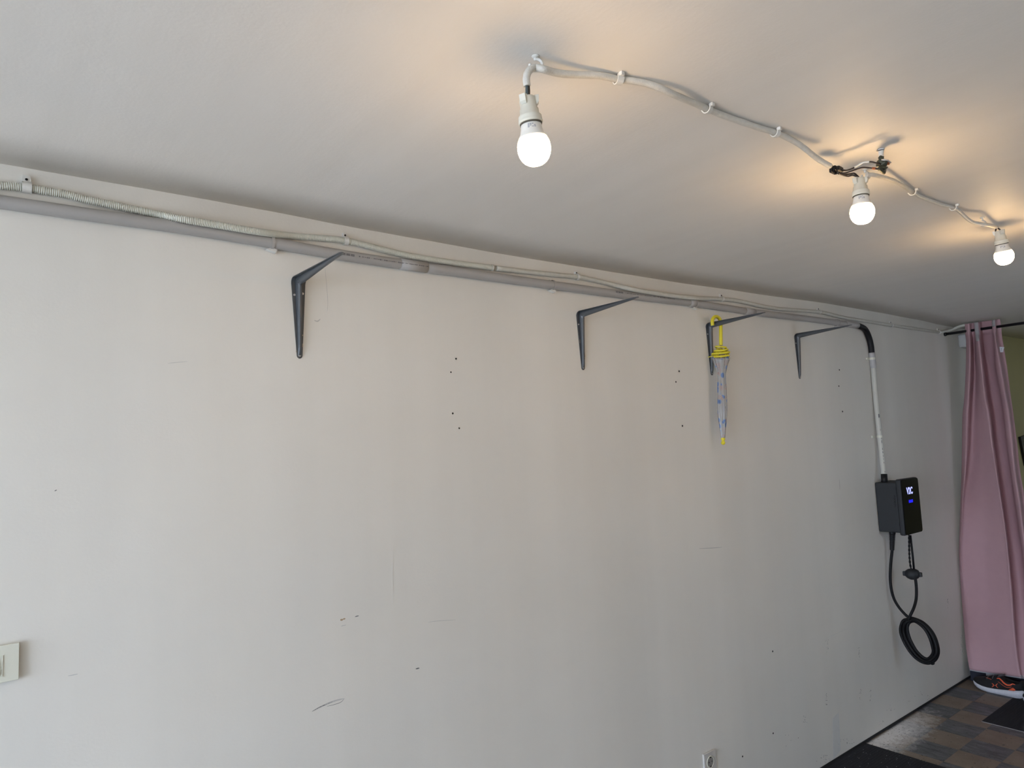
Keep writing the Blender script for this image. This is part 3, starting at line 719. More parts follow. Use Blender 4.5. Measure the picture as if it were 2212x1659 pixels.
bc = onwall(1967.5, 1082.5, 0.157)
for k, (dx, wdt) in enumerate(((-0.021, 0.011), (-0.0075, 0.013), (0.0075, 0.013), (0.021, 0.011))):
    bm = NB(); box(bm, (bc.x+dx-wdt/2, -0.1578, bc.z-0.0085), (bc.x+dx+wdt/2, -0.1566, bc.z+0.0085), 0.0004, 1); obj('display_segment', bm, EB, gp)
# vertical lettering pressed into the side of the housing (illegible in the photograph: short curved strokes) and cover clips
bm = NB(); zc = 1.302
LET = mat('pressed_lettering', (0.006, 0.006, 0.007), 0.25)
for k, shape in enumerate(('arc', 'u', 'arc', 'o', 'u', 'bar')):
    z = zc - k*0.0118; y = -0.1085 ; c = Vector((cx0-0.0003, y, z)); r = 0.0045
    rng = {'arc': (40, 320), 'u': (130, 410), 'o': (0, 360), 'bar': (180, 200)}[shape]
    if shape == 'bar': pts = [c + Vector((0, -r, 0.0)), c + Vector((0, r, 0.0)), c + Vector((0, r, -0.003))]
    else: pts = [c + Vector((0, r*math.cos(math.radians(rng[0]+(rng[1]-rng[0])*q/12)), r*math.sin(math.radians(rng[0]+(rng[1]-rng[0])*q/12)))) for q in range(13)]
    tube(bm, pts, 0.0009, 6)
obj('side_lettering', bm, LET, cr_)
for z in (1.345, 1.322, 1.142):
    bm = NB(); box(bm, (cx0-0.0012, -0.1225, z-0.010), (cx0+0.001, -0.1185, z+0.010), 0.0006, 1); obj('cover_clip', bm, BLACKP, cr_)
# strain relief
s0 = Vector((4.300, -0.050, 1.093)); bm = NB(); pr = [(0, 0.0175), (0.018, 0.0175), (0.020, 0.0135)]
for k in range(11): pr += [(0.022+k*0.0085, 0.0165-0.0004*k), (0.0262+k*0.0085, 0.0165-0.0004*k), (0.0268+k*0.0085, 0.0105), (0.0300+k*0.0085, 0.0105)]
s1 = Vector(onx(1927.0, 1190, 4.300)); lathe(bm, pr, s0, (s1-s0), 16, False); obj('strain_relief', bm, BLACKP, cr_)
# charging cable
def X(px, py, x): return onx(px, py, x)
cab = thing('charging_cable', 'black charging cable hanging in a coil under the wallbox', 'cable', X(1995, 1433, 4.335))
top1 = [(1927, 1186, 4.300), (1926.9, 1192, 4.300), (1924.5, 1215, 4.290), (1923, 1245, 4.275), (1925, 1270, 4.272), (1931, 1293, 4.278), (1942, 1312, 4.290), (1955, 1327, 4.300), (1964, 1334, 4.305), (1974, 1337, 4.305)]
outer = [(1974, 1336), (1992, 1343), (2008, 1357), (2020, 1374), (2027, 1394), (2028, 1411), (2021, 1426), (2008, 1434), (1993, 1433), (1977, 1424), (1962, 1408), (1950, 1388), (1942, 1368), (1943, 1350), (1951, 1338)]
inner = [(1978, 1343), (1991, 1352), (2001, 1364), (2009, 1379), (2014, 1394), (2016, 1408), (2011, 1417), (2003, 1423), (1993, 1419), (1981, 1407), (1972, 1393), (1964, 1377), (1960, 1360), (1962, 1348), (1968, 1343)]
pts = [X(*p) for p in top1[:-1]]
for lp, f, x in ((0, 0.0, 4.305), (1, 0.35, 4.285), (2, 0.72, 4.310), (3, 1.0, 4.290)):
    for k, (a, b) in enumerate(zip(outer, inner)):
        g = f + (0.30*k/len(outer) if lp < 3 else 0); g = min(g, 1.05)
        jitter = 1.2*math.sin(k*1.3+lp*2)
        pts.append(X(a[0]+(b[0]-a[0])*g + jitter*0.5, a[1]+(b[1]-a[1])*g + jitter*0.4, x + 0.006*math.sin(k*0.7+lp)))
pts += [X(1962, 1341, 4.284), X(1967, 1328, 4.285), X(1974, 1313, 4.300), X(1979, 1294, 4.335), X(1979.5, 1270, 4.338), X(1977.5, 1250, 4.34)]
bm = NB(); tube(bm, [Vector(p) for p in cr(pts, 4)], 0.0080, 10); obj('cable', bm, RUBBER, cab)
# second inner loops to fill the bundle
for f, x in ((0.18, 4.298), (0.55, 4.296), (0.88, 4.302)):
    lp = [X(a[0]+(b[0]-a[0])*f, a[1]+(b[1]-a[1])*f, x) for a, b in zip(outer, inner)]; lp.append(lp[0]); bm = NB()
    tube(bm, [Vector(p) for p in cr(lp, 4)], 0.0078, 10); obj('cable_loop', bm, RUBBER, cab)
bm = NB(); c0 = X(1999, 1432, 4.33); lathe(bm, [(-0.004, 0.016), (0.004, 0.016)], X(2013, 1430, 4.297), (0.3, 1, -0.5), 14); obj('tie', bm, RUBBER, cab)
# plug cap with two wings
pc = X(1971, 1240, 4.335); bm = NB()
prof2 = [(-0.030, 0.010), (-0.028, 0.021), (-0.020, 0.034), (-0.006, 0.040), (0.010, 0.039), (0.022, 0.030), (0.030, 0.016), (0.031, 0.006)]
lathe(bm, prof2, pc, (0.02, -0.05, -1), 20); pg = obj('plug_cap', bm, WALLBOX, cab); pg['label'] = 'rounded charcoal plug cap with side wings'
for s_ in (-1, 1):
    bm = NB(); d = Vector((0.18, -0.98, 0.0))*s_
    box(bm, (-0.010, -0.013, -0.013), (0.010, 0.013, 0.013), 0.004, 2); bm.transform(Matrix.Translation(pc + d*0.037)); obj('wing', bm, WALLBOX, pg)
bm = NB(); tube(bm, [X(1974.5, 1232, 4.332), X(1971.5, 1200, 4.335), X(1966.5, 1156, 4.34)], 0.0058, 10); obj('hanger_cord', bm, RUBBER, cab)
tw = [X(1963.6, 1155.5, 4.335), X(1964, 1180, 4.33), X(1964.5, 1200, 4.33), X(1966, 1218, 4.33), X(1969, 1232, 4.33)]
tw = resample([Vector(p) for p in cr(tw, 8)], 0.004)
for ph in (0, math.pi):
    bm = NB(); tube(bm, [p + Vector((0.5, 0.85, 0))*0.0028*math.sin(i*0.55+ph) + Vector((0.85, -0.5, 0))*0.0028*math.cos(i*0.55+ph) for i, p in enumerate(tw)], 0.0031, 8); obj('twisted_cord', bm, RUBBER, cab)

# ------------------------------------------------------------------ light switch (left edge) and power socket (bottom)
def wframe(ax, az, bx, bz_): return ax, az, bx, bz_
sr = onwall(40.5, 1386); sb = onwall(42.5, 1461); xr = sr.x + 0.001; zt, zb_ = sr.z, sb.z
swt = thing('light_switch', 'cream light switch plate cut by the left edge of the picture', 'switch', (xr-0.06, 0, zb_))
zb_ = zt - 0.081; xl = xr - 0.122
bm = NB(); box(bm, (xl+0.003, -0.0065, zb_+0.003), (xr-0.006, 0, zt-0.003)); obj('back_box', bm, CREAMP, swt)
bm = NB(); box(bm, (xl, -0.0125, zb_), (xr, -0.0065, zt), 0.0012, 2); obj('plate', bm, CREAMP, swt)
ix = xr - 0.0300
bm = NB()
for lo, hi in (((xl+0.03, -0.0142, zt-0.0235), (ix, -0.0125, zt-0.0220)), ((xl+0.03, -0.0142, zb_+0.0125), (ix, -0.0125, zb_+0.0140)), ((ix-0.0015, -0.0142, zb_+0.0140), (ix, -0.0125, zt-0.0235))): box(bm, lo, hi)
obj('inner_frame', bm, CREAMP, swt)
bm = NB(); vs = [(xl+0.03, zb_+0.017), (ix-0.0055, zb_+0.017), (ix-0.0075, zt-0.027), (xl+0.03, zt-0.027)]
ngon_prism(bm, [(a, -0.0125, b) for a, b in vs], (0, -0.0035, 0)); rk = obj('rocker', bm, CREAMP, swt)
for v_ in rk.data.vertices:
    if v_.co.y < -0.013 and v_.co.z > (zt - zb_)/2: v_.co.y += 0.002

q1 = onwall(1516.5, 1631); q2 = onwall(1543.5, 1620.5)
xl, xr, zt = q1.x, q1.x + 0.082, q1.z + 0.004; zb_ = zt - 0.082
sk = thing('power_socket', 'small white power socket on the wall at the bottom edge of the picture', 'socket', ((xl+xr)/2, 0, zb_))
bm = NB(); box(bm, (xl, -0.0095, zb_), (xr, 0, zt), 0.003, 3); obj('plate', bm, mat('socket_cream', (0.60, 0.575, 0.53), 0.4, var=0.03), sk)
c = Vector(((xl+xr)/2, -0.0095, (zb_+zt)/2)); bm = NB()
lathe(bm, [(0, 0.0250), (0.0022, 0.0245), (0.0022, 0.0220), (0.0004, 0.0205)], c, (0, -1, 0), 28); rim = obj('rim', bm, CREAMP, sk)
bm = NB(); lathe(bm, [(-0.001, 0.0205), (0.0006, 0.0203)], c, (0, -1, 0), 28); obj('well', bm, mat('socket_well', (0.30, 0.28, 0.25), 0.5), rim)
for dz in (0.0095, -0.0095):
    bm = NB(); lathe(bm, [(0.0006, 0.0026), (0.0009, 0.0026)], c + Vector((dz, 0, 0)), (0, -1, 0), 10); obj('pin_hole', bm, DARK, rim)
for s_ in (1, -1):
    bm = NB(); box(bm, (c.x-0.0035, c.y-0.0024, c.z+s_*0.0185-0.002), (c.x+0.0035, c.y-0.0006, c.z+s_*0.0185+0.002)); obj('earth_clip', bm, DARK, rim)

# ------------------------------------------------------------------ ceiling lamps
def globe_mat():
    # LED board throws its light down and outwards: the dome glows less round its collar
    m, N, L, P = base_mat('lit_bulb_globe'); P.inputs['Base Color'].default_value = (0.8, 0.78, 0.7, 1); P.inputs['Emission Color'].default_value = (1.0, 0.65, 0.32, 1)
    tc = N.new('ShaderNodeTexCoord'); sp = N.new('ShaderNodeSeparateXYZ'); L.new(tc.outputs['Object'], sp.inputs[0])
    r = N.new('ShaderNodeMapRange'); r.inputs['From Min'].default_value = -0.095; r.inputs['From Max'].default_value = -0.080
    r.inputs['To Min'].default_value = BULB_STRENGTH*2.9; r.inputs['To Max'].default_value = BULB_STRENGTH*0.15; L.new(sp.outputs[2], r.inputs['Value']); L.new(r.outputs[0], P.inputs['Emission Strength'])
    return m
GLOBE = globe_mat()
def ceil_lamp(top, bottom_dir, label, seed, wires, s=1.0):
    ax = Vector(bottom_dir).normalized(); o = thing('pendant_bulb', label, 'lamp', top, 'bare bulbs hanging from the ceiling cable')
    def P_(L_): return [(d*s, r*s) for d, r in L_]
    bm = NB(); lathe(bm, P_([(0, 0.004), (0, 0.0135), (0.002, 0.0148), (0.021, 0.0155), (0.0225, 0.0172), (0.033, 0.0178), (0.0345, 0.0205), (0.036, 0.0215), (0.038, 0.0210), (0.040, 0.0218), (0.0425, 0.0212), (0.044, 0.0222), (0.0475, 0.0222), (0.0485, 0.0208)]), top, ax, 30)
    h = obj('lamp_holder', bm, LAMPH, o)
    bm = NB(); lathe(bm, P_([(0.0478, 0.0205), (0.0512, 0.0202)]), top, ax, 30); obj('gap_ring', bm, mat('dark_gap', (0.10, 0.085, 0.06), 0.7) if 'dark_gap' not in bpy.data.materials else bpy.data.materials['dark_gap'], h)
    u_ = Vector((1, 0, 0)); u_ = (u_ - ax*u_.dot(ax)).normalized(); v_ = ax.cross(u_)
    for k in range(3):
        a = math.radians(seed + 120*k); d = u_*math.cos(a) + v_*math.sin(a); t_ = ax.cross(d)
        bm = NB(); ring = lambda dd, w_, r0, r1: [top + ax*dd*s + t_*w_*s + d*r0*s, top + ax*dd*s - t_*w_*s + d*r0*s, top + ax*dd*s - t_*w_*s + d*r1*s, top + ax*dd*s + t_*w_*s + d*r1*s]
        loft(bm, [ring(-0.001, 0.0062, 0.012, 0.0205), ring(0.011, 0.0060, 0.012, 0.0192), ring(0.0155, 0.0052, 0.012, 0.0160)], smooth=False); obj('lug', bm, LAMPH, h)
    bm = NB(); lathe(bm, P_([(0.048, 0.0165), (0.0515, 0.0192), (0.058, 0.0196), (0.068, 0.0222), (0.0745, 0.0262), (0.0755, 0.0262)]), top, ax, 30); b = obj('bulb_collar', bm, BULBB, o)
    bm = NB(); lathe(bm, P_([(0.0755, 0.0255), (0.080, 0.0280), (0.086, 0.0297), (0.093, 0.0303), (0.100, 0.0298), (0.107, 0.0280), (0.1135, 0.0248), (0.119, 0.0200), (0.1228, 0.0142), (0.125, 0.007), (0.1255, 0.0002)]), top, ax, 36); obj('bulb_globe', bm, GLOBE, o)
    # small grey printed patch on the collar
    dcam = (EYE - top); dcam = (dcam - ax*dcam.dot(ax)).normalized(); t_ = ax.cross(dcam)
    bm = NB()
    for r_i, dd in enumerate((0.0545, 0.0572, 0.0600)):
        for c_i in range(4):
            if (r_i*4 + c_i + seed) % 5 == 0: continue
            a0 = -0.42 + c_i*0.19; q = []
            for aa, d2 in ((a0, dd), (a0+0.15, dd), (a0+0.15, dd+0.0020), (a0, dd+0.0020)):
                rr_ = (0.0200 if d2 < 0.058 else 0.0203 + (d2-0.058)*0.27)*s
                q.append(top + ax*d2*s + (dcam*math.cos(aa) + t_*math.sin(aa))*rr_)
            ngon_prism(bm, q, dcam*0.0002)
    obj('bulb_print', bm, PRINTL, b)
    for w_i, (pts, m_, r_) in enumerate(wires):
        bm = NB(); tube(bm, [Vector(p) for p in cr(pts, 6)], r_, 8); obj('wire', bm, m_, h)
    return o
# lamp 1 hangs from a hook; plane y = Y1
H1 = onceil(1157, 121); Y1 = H1.y
def Yp(px, py, y=None): return onwall(px, py, -(Y1 if y is None else y))
T1 = Yp(1139.5, 211); B1 = Yp(1158, 353)
T1.y = Y1
ax1 = (B1 - T1)
ceil_lamp(T1, ax1, 'nearest bare bulb, hanging lowest on a bent white sleeve', 40,
          [([Yp(1138.8, 184), Yp(1138.2, 196), Yp(1138.6, 213)], WIREBLUE, 0.0030), ([Yp(1141, 184), Yp(1142.2, 196), Yp(1142, 213)], WIREB, 0.0026)], 1.0)
# lamp 2 hangs under the middle hook
H2 = onceil(1869, 366); Y2 = H2.y
T2 = onwall(1857, 386, -Y2); B2 = onwall(1864.5, 485, -Y2)
def Y2p(px, py): return onwall(px, py, -Y2)
ceil_lamp(T2, B2 - T2, 'middle bare bulb, beside the bundle of black wires', 75,
          [([Y2p(1858, 387), Y2p(1853, 381), Y2p(1845, 374.5), Y2p(1835, 376), Y2p(1822, 377), Y2p(1812, 373)], WIREB, 0.0022),
           ([Y2p(1855, 387), Y2p(1851, 382), Y2p(1842, 378.5), Y2p(1832, 380.5), Y2p(1822, 378.5), Y2p(1810, 374)], WIREB, 0.0022)], 1.0)
H3 = onceil(2122, 470); Y3 = H3.y
def Y3p(px, py): return onwall(px, py, -Y3)
T3 = Y3p(2158.5, 498); B3 = Y3p(2171.5, 568)
ceil_lamp(T3, B3 - T3, 'farthest bare bulb, at the right edge above the curtain rod', 20,
          [([Y3p(2153, 491), Y3p(2151.5, 495), Y3p(2150.5, 499)], WIREB, 0.0026), ([Y3p(2153, 491), Y3p(2156.5, 493.5), Y3p(2160, 496)], WIREB, 0.0026)], 1.0)

# white sleeve run between the lamps
def sleeve(name, pts, r, label, m=CABLEW, flat=1.0):
    bm = NB(); P_ = [Vector(p) for p in cr(pts, 6)]
    rr = [r*(1 + 0.05*noise.noise(Vector((i*0.4, 1, 2)))) for i in range(len(P_))]
    tube(bm, P_, rr, 12, flat=flat); return tag(obj(name, bm, m), label, 'conduit')
RS = 0.0068
s_pts = [Yp(1139, 186), Yp(1137, 173), Yp(1139, 160), Yp(1146, 150), Yp(1158, 146.5), onceil(1172, 149, 0.030), onceil(1192, 155, 0.027), onceil(1220, 160, 0.023), onceil(1255, 161.5, 0.016),
         onceil(1295, 163, 0.011), onceil(1336, 171, 0.0085), onceil(1370, 175, 0.0085), onceil(1400, 181, 0.010), onceil(1430, 192, 0.014), onceil(1460, 206, 0.016), onceil(1495, 221, 0.012),
         onceil(1528, 235, 0.0085), onceil(1560, 248.5, 0.0085), onceil(1600, 262.5, 0.0085), onceil(1640, 276, 0.0085), onceil(1675, 286.5, 0.0085), onceil(1700, 297, 0.011), onceil(1725, 311, 0.017),
         onceil(1745, 326, 0.026), onceil(1765, 342, 0.034), onceil(1782, 352.5, 0.040), onceil(1793, 358.5, 0.043)]
sleeve('cable_sleeve', s_pts, RS, 'white sleeve along the ceiling from the nearest bulb to the middle bulb')
s2 = [onceil(1872, 378, 0.032), onceil(1885, 377.5, 0.030), onceil(1900, 381, 0.028), onceil(1918, 386, 0.022), onceil(1938, 393.5, 0.015), onceil(1958, 406, 0.010), onceil(1974, 417, 0.0085), onceil(1990, 425.5, 0.0085),
      onceil(2010, 433.5, 0.0085), onceil(2035, 442, 0.0085), onceil(2060, 448.5, 0.0085), onceil(2076, 460, 0.014), onceil(2090, 473, 0.024), onceil(2103, 480.5, 0.030), onceil(2120, 483.5, 0.032), onceil(2135, 486.5, 0.034), onceil(2152, 491.5, 0.036)]
s2[-1] = Y3p(2152.5, 491)
sleeve('cable_sleeve', s2, 0.0057, 'white sleeve along the ceiling from the middle bulb to the farthest bulb')
# saddle clips on the ceiling
def ceil_clip(px, py, label, src, wpx=1.0):
    c = onceil(px, py, 0.0085); o = thing('cable_clip', label, 'clip', c, 'clips holding the sleeve to the ceiling')
    P_ = [Vector(p) for p in cr(src, 6)]; i = min(range(len(P_)), key=lambda k: (P_[k]-c).length); i = max(1, min(len(P_)-2, i))
    c = P_[i]; t_ = (P_[i+1]-P_[i-1]).normalized(); sd = t_.cross(Vector((0, 0, 1))).normalized(); up = Vector((0, 0, 1)); bm = NB(); rings = []
    for k in range(13):
        a = math.radians(-35 + 215*k/12) ; rr_ = 0.0086 + (0.002 if k == 12 else 0)
        d = sd*math.cos(a) - up*math.sin(a)
        rings.append([c + d*(rr_+dr) + t_*dw*wpx for dw, dr in ((-0.0052, 0), (0.0052, 0), (0.0052, 0.0024), (-0.0052, 0.0024))])
    loft(bm, rings, smooth=False); obj('band', bm, WHITEP, o)
    bm = NB(); b0 = c + sd*0.012; box(bm, (-0.0045, -0.0045, 0), (0.0045, 0.0045, 0.0075), 0.001); bm.transform(Matrix.Translation((b0.x, b0.y, ceilz(b0.x)-0.0078))); f = obj('nail_foot', bm, WHITEP, o)
    return o
ceil_clip(1338, 171, 'white clip on the ceiling sleeve closest to the nearest bulb', s_pts, 1.3)
ceil_clip(1528, 236, 'white clip halfway along the first ceiling sleeve', s_pts, 1.0)
ceil_clip(1675, 286.5, 'white clip on the ceiling sleeve before it drops to the middle bulb', s_pts, 1.0)
ceil_clip(1971, 416, 'white clip on the second ceiling sleeve, just past the middle bulb', s2, 1.0)
ceil_clip(2061, 449, 'white clip on the second ceiling sleeve nearer the farthest bulb', s2, 1.0)
def screw_hook(H_, low, label, r=0.0024, big=0.011):
    o = thing('screw_hook', label, 'hook', H_, 'white hooks screwed into the ceiling'); zc_ = ceilz(H_.x)
    bm = NB(); lathe(bm, [(0, 0.0075), (0.0015, 0.0070), (0.003, 0.0038)], Vector((H_.x, H_.y, zc_)), (0, 0, -1), 14); obj('collar', bm, WHITEP, o)
    c = Vector(low) + Vector((0, 0, big)); pts = [Vector((H_.x, H_.y, zc_)), Vector((H_.x, H_.y, zc_-0.008)), Vector((H_.x, H_.y, c.z + big*1.15))]
    dr = (right - Vector((0, 0, right.z))).normalized()
    for k in range(11):
        a = math.radians(100 - 290*k/10); pts.append(Vector((H_.x, H_.y, c.z)) + dr*big*math.cos(a)*1.0 + Vector((0, 0, big*math.sin(a))))
    bm = NB(); tube(bm, [Vector(p) for p in cr(pts, 4)], r, 8); obj('shank', bm, WHITEP, o)
screw_hook(H1, Yp(1158, 153), 'white ceiling hook carrying the sleeve at the nearest bulb', 0.0030, 0.0115)
screw_hook(H2, Y2p(1872, 388), 'white ceiling hook above the middle bulb', 0.0030, 0.0105)
screw_hook(H3, Y3p(2122, 488), 'white ceiling hook beside the farthest bulb', 0.0024, 0.0100)

# old ceiling anchor with corroded terminal, wires to a black connector strip
HA = onceil(1903, 323); YA = HA.y
def YAp(px, py): return onwall(px, py, -YA)
an = thing('ceiling_anchor', 'corroded terminal hanging from a white ceiling anchor beside the middle bulb', 'anchor', HA)
bm = NB(); lathe(bm, [(0, 0.0080), (0.002, 0.0078), (0.004, 0.0062), (0.016, 0.0058), (0.024, 0.0052), (0.028, 0.0045)], Vector((HA.x, HA.y, ceilz(HA.x))), YAp(1903.5, 340) - HA, 16); obj('plug', bm, WHITEP, an)
bm = NB(); lathe(bm, [(0.0, 0.003), (0.002, 0.010), (0.003, 0.004)], Vector((HA.x-0.004, HA.y, ceilz(HA.x)-0.001)), (0.2, 0.1, -1), 8, False); obj('rim_flake', bm, SHOEG, an)
tc_ = YAp(1904.5, 352)
bm = NB(); lathe(bm, [(-0.022, 0.004), (-0.018, 0.009), (-0.010, 0.0075), (-0.006, 0.0145), (0.002, 0.0165), (0.008, 0.014), (0.011, 0.0085), (0.018, 0.013), (0.021, 0.012), (0.024, 0.004)], tc_, (0.08, 0, -1), 14, False)
for v_ in bm.verts: v_.co = tc_ + (v_.co-tc_)*0.82 + Vector((noise.noise(v_.co*90), noise.noise(v_.co*90+Vector((5, 0, 0))), noise.noise(v_.co*90+Vector((0, 7, 0)))))*0.004
obj('terminal', bm, COPPER, an)
bm = NB(); tube(bm, [tc_ + Vector((-0.014, -0.006, 0.003)), tc_ + Vector((-0.004, -0.017, 0.0)), tc_ + Vector((0.008, -0.018, -0.004))], 0.0022, 6); obj('bare_strand', bm, STEEL, an)
bm = NB(); lathe(bm, [(-0.004, 0.001), (-0.003, 0.004), (0.003, 0.0042), (0.004, 0.001)], tc_ + Vector((0.012, -0.010, -0.002)), (0.5, -1, 0), 8); obj('copper_tip', bm, RED, an)
bm = NB(); tube(bm, [tc_ + Vector((-0.018, 0, -0.016)), tc_ + Vector((-0.004, 0, -0.021)), tc_ + Vector((0.008, 0, -0.024)), tc_ + Vector((0.020, 0, -0.015))], [0.0025, 0.0045, 0.0045, 0.0015], 8); obj('lower_clamp', bm, COPPER, an)

cb = thing('connector_strip', 'black connector bundle with loose wires left of the middle bulb', 'connector', Y2p(1806, 368))
c = Y2p(1806.5, 367.5); dirx = (Y2p(1816, 372) - Y2p(1797, 363)).normalized()
rot = Vector((1, 0, 0)).rotation_difference(dirx).to_matrix().to_4x4()
bm = NB()
for k in range(3):
    b2 = NB(); box(b2, (-0.012, -0.0045, -0.0055), (0.012, 0.0045, 0.0055), 0.0015, 1); b2.transform(Matrix.Translation(c + dirx.cross(Vector((0, 0, 1)))*0.0088*(k-1) + Vector((0, 0, 0.004*(k % 2)))) @ rot)
    obj('terminal_block', b2, BLACKP, cb)
bm.free()
for k in range(9):
    p = c + Vector((random.uniform(-0.012, 0.012), random.uniform(-0.010, 0.010), random.uniform(-0.008, 0.008))); d = Vector((random.uniform(-1, 1), random.uniform(-1, 1), random.uniform(-1, 1))).normalized()
    bm = NB(); tube(bm, [p, p + d*0.008, p + d*0.016 + Vector((0, 0, 0.001))], 0.0019, 6); obj('wire_stub', bm, BLACKP, cb)
def wire(pts, r=0.0021, m=WIREB, lab=None):
    bm = NB(); tube(bm, [Vector(p) for p in cr(pts, 6)], r, 8); o = obj('wire', bm, m, cb)
    if lab: o['label'] = lab
def mixp(px, py, t): return Y2p(px, py).lerp(YAp(px, py), t)
wire([mixp(1816, 366, 0), mixp(1826, 368, 0.1), mixp(1836, 366, 0.3), mixp(1846, 361.5, 0.4)])
wire([mixp(1846, 361.5, 0.4), mixp(1854, 357, 0.55), mixp(1864, 351.5, 0.7), mixp(1874, 350, 0.8), mixp(1878, 349.5, 0.85)], 0.0023, WHITEP, 'white painted stretch of wire')
wire([mixp(1878, 349.5, 0.85), mixp(1885, 350, 0.92), mixp(1893, 352.5, 1.0), mixp(1903, 355, 1.0)], 0.0021)
wire([mixp(1814, 372, 0), mixp(1824, 374, 0.1), mixp(1838, 370, 0.3), mixp(1852, 365, 0.45), mixp(1862, 362, 0.6), mixp(1872, 362, 0.75), mixp(1884, 363.5, 0.9), mixp(1896, 365, 1.0)], 0.0021)
wire([mixp(1884, 363.3, 0.9), mixp(1887, 363.8, 0.93), mixp(1891, 364.3, 0.97)], 0.0030, RED, 'copper coloured wire end')
wire([Y2p(1798, 361), Y2p(1791, 358), Y2p(1784, 353)], 0.0022, BLACKP)

# ------------------------------------------------------------------ curtain rod and curtain
rz = onx(2125, 708.5, 5.49).z
cr_root = thing('curtain_rod', 'black curtain rod just below the ceiling across the far opening', 'rod', (5.49, 0, rz))
bm = NB(); tube(bm, [(5.49, -0.004, rz-0.006), (5.49, -3.04, rz+0.004)], 0.0095, 14); obj('rod', bm, ROD, cr_root)
bm = NB(); lathe(bm, [(0, 0.014), (0.010, 0.0135), (0.014, 0.0115)], (5.49, 0, rz-0.006), (0, -1, 0), 16); obj('end_cap', bm, ROD, cr_root)
FAB = mat('dusty_pink_fabric', (0.52, 0.33, 0.35), 0.85, var=0.05, scale=18, bump=0.25, bscale=700, spec=0.2)
FABL = mat('pale_lining', (0.50, 0.50, 0.52), 0.85, var=0.05)
FABT = mat('grey_heading_tape', (0.40, 0.38, 0.38), 0.85, var=0.04)
rows = {
 700: [2084, 2092, 2100, 2104, 2104.5, 2113, 2119, 2122, 2142, 2143, 2149.5, 2153, 2160],
 722: [2085, 2093, 2101, 2106, 2106.5, 2115, 2121, 2124, 2143, 2144, 2150.5, 2153.5, 2163],
 740: [2087, 2095, 2103, 2107, 2109, 2116, 2122, 2125, 2145, 2147, 2151, 2155, 2165],
 800: [2086, 2095, 2105, 2110, 2116, 2122, 2129, 2135, 2149, 2152, 2162, 2168, 2175],
 860: [2083, 2092, 2103, 2113, 2122, 2129, 2137, 2144, 2160, 2163, 2172, 2178, 2183],
 900: [2079, 2089, 2101, 2115, 2128, 2137, 2144, 2151, 2166, 2169, 2180, 2184, 2189],
 960: [2078, 2088, 2098, 2118, 2136, 2144, 2150, 2158, 2173, 2176, 2187, 2191, 2197],
 1020: [2077, 2085, 2093, 2120, 2145, 2153, 2158, 2166, 2181, 2184, 2193, 2198, 2204],
 1080: [2075, 2080, 2087, 2122, 2154, 2163, 2167, 2176, 2190, 2194, 2203, 2208, 2215],
 1140: [2073, 2078, 2084, 2124, 2163, 2172, 2176, 2185, 2199, 2203, 2211, 2217, 2224],
 1200: [2071, 2076, 2083, 2126, 2169, 2179, 2183, 2194, 2208, 2212, 2220, 2226, 2234],
 1275: [2075, 2082, 2092, 2132, 2174, 2186, 2191, 2205, 2216, 2220, 2228, 2235, 2243],
 1340: [2081, 2089, 2099, 2138, 2179, 2191, 2197, 2211, 2222, 2226, 2234, 2241, 2249],
 1400: [2087, 2095, 2106, 2144, 2184, 2197, 2203, 2216, 2227, 2231, 2239, 2246, 2254],
 1446: [2094, 2103, 2114, 2150, 2190, 2204, 2209, 2221, 2232, 2236, 2244, 2251, 2259]}
depth = [0.030, -0.022, 0.045, 0.012, -0.034, -0.045, 0.035, 0.070, 0.045, -0.020, -0.045, 0.030, 0.045]
grid = []
for yl, xs in rows.items():
    t = (yl-700)/(1446-700); xb = 5.485 + (5.222-5.485)*t
    k_f1 = 1.0 if yl < 1000 else max(0.12, 1 - (yl-1000)/200)
    row = []
    for i, (px, dd) in enumerate(zip(xs, depth)):
        d = dd
        if i in (1, 2): d = dd*k_f1
        if yl <= 722: d *= 0.45
        d *= 1.45 - 1.05*t**3
        py = yl + (yl-1015)/(xs[0]+53)*(px-xs[0])
        if yl == 1446: py -= 5.0*max(0, (px-2110)/95.0)
        p = onx(px, py, xb + d + (0.004*math.sin(yl*0.03+i)))
        if p.y > -0.006: p.y = -0.006
        row.append(p)
    grid.append([Vector(q) for q in cr(row, 5)])
cols = list(zip(*grid)); cols = [[Vector(q) for q in cr(c_, 6)] for c_ in cols]
def sheet(bm, cols, th):
    F = [[bm.verts.new(p) for p in c_] for c_ in cols]; Bk = [[bm.verts.new(p + Vector((th, 0, 0))) for p in c_] for c_ in cols]
    n, m_ = len(F), len(F[0])
    for i in range(n-1):
        for k in range(m_-1):
            f = bm.faces.new((F[i][k], F[i+1][k], F[i+1][k+1], F[i][k+1])); f.smooth = True
            f = bm.faces.new((Bk[i][k], Bk[i][k+1], Bk[i+1][k+1], Bk[i+1][k])); f.smooth = True
        bm.faces.new((F[i][0], Bk[i][0], Bk[i+1][0], F[i+1][0])); bm.faces.new((F[i][-1], F[i+1][-1], Bk[i+1][-1], Bk[i][-1]))
    for k in range(m_-1):
        bm.faces.new((F[0][k], F[0][k+1], Bk[0][k+1], Bk[0][k])); bm.faces.new((F[-1][k], Bk[-1][k], Bk[-1][k+1], F[-1][k+1]))
cu = thing('curtain', 'dusty pink curtain gathered in folds beside the wall', 'curtain', (5.35, -0.25, 0.06))
bm = NB(); sheet(bm, cols, 0.002); obj('panel', bm, FAB, cu)
bm = NB(); sheet(bm, [[c_[-1] + Vector((0.0021, 0, 0.012)), c_[-1] + Vector((0.0021, 0, -0.0070))] for k, c_ in enumerate(cols)], 0.0015); ln = obj('lining', bm, FABL, cu); ln['label'] = 'pale lining edge below the hem'
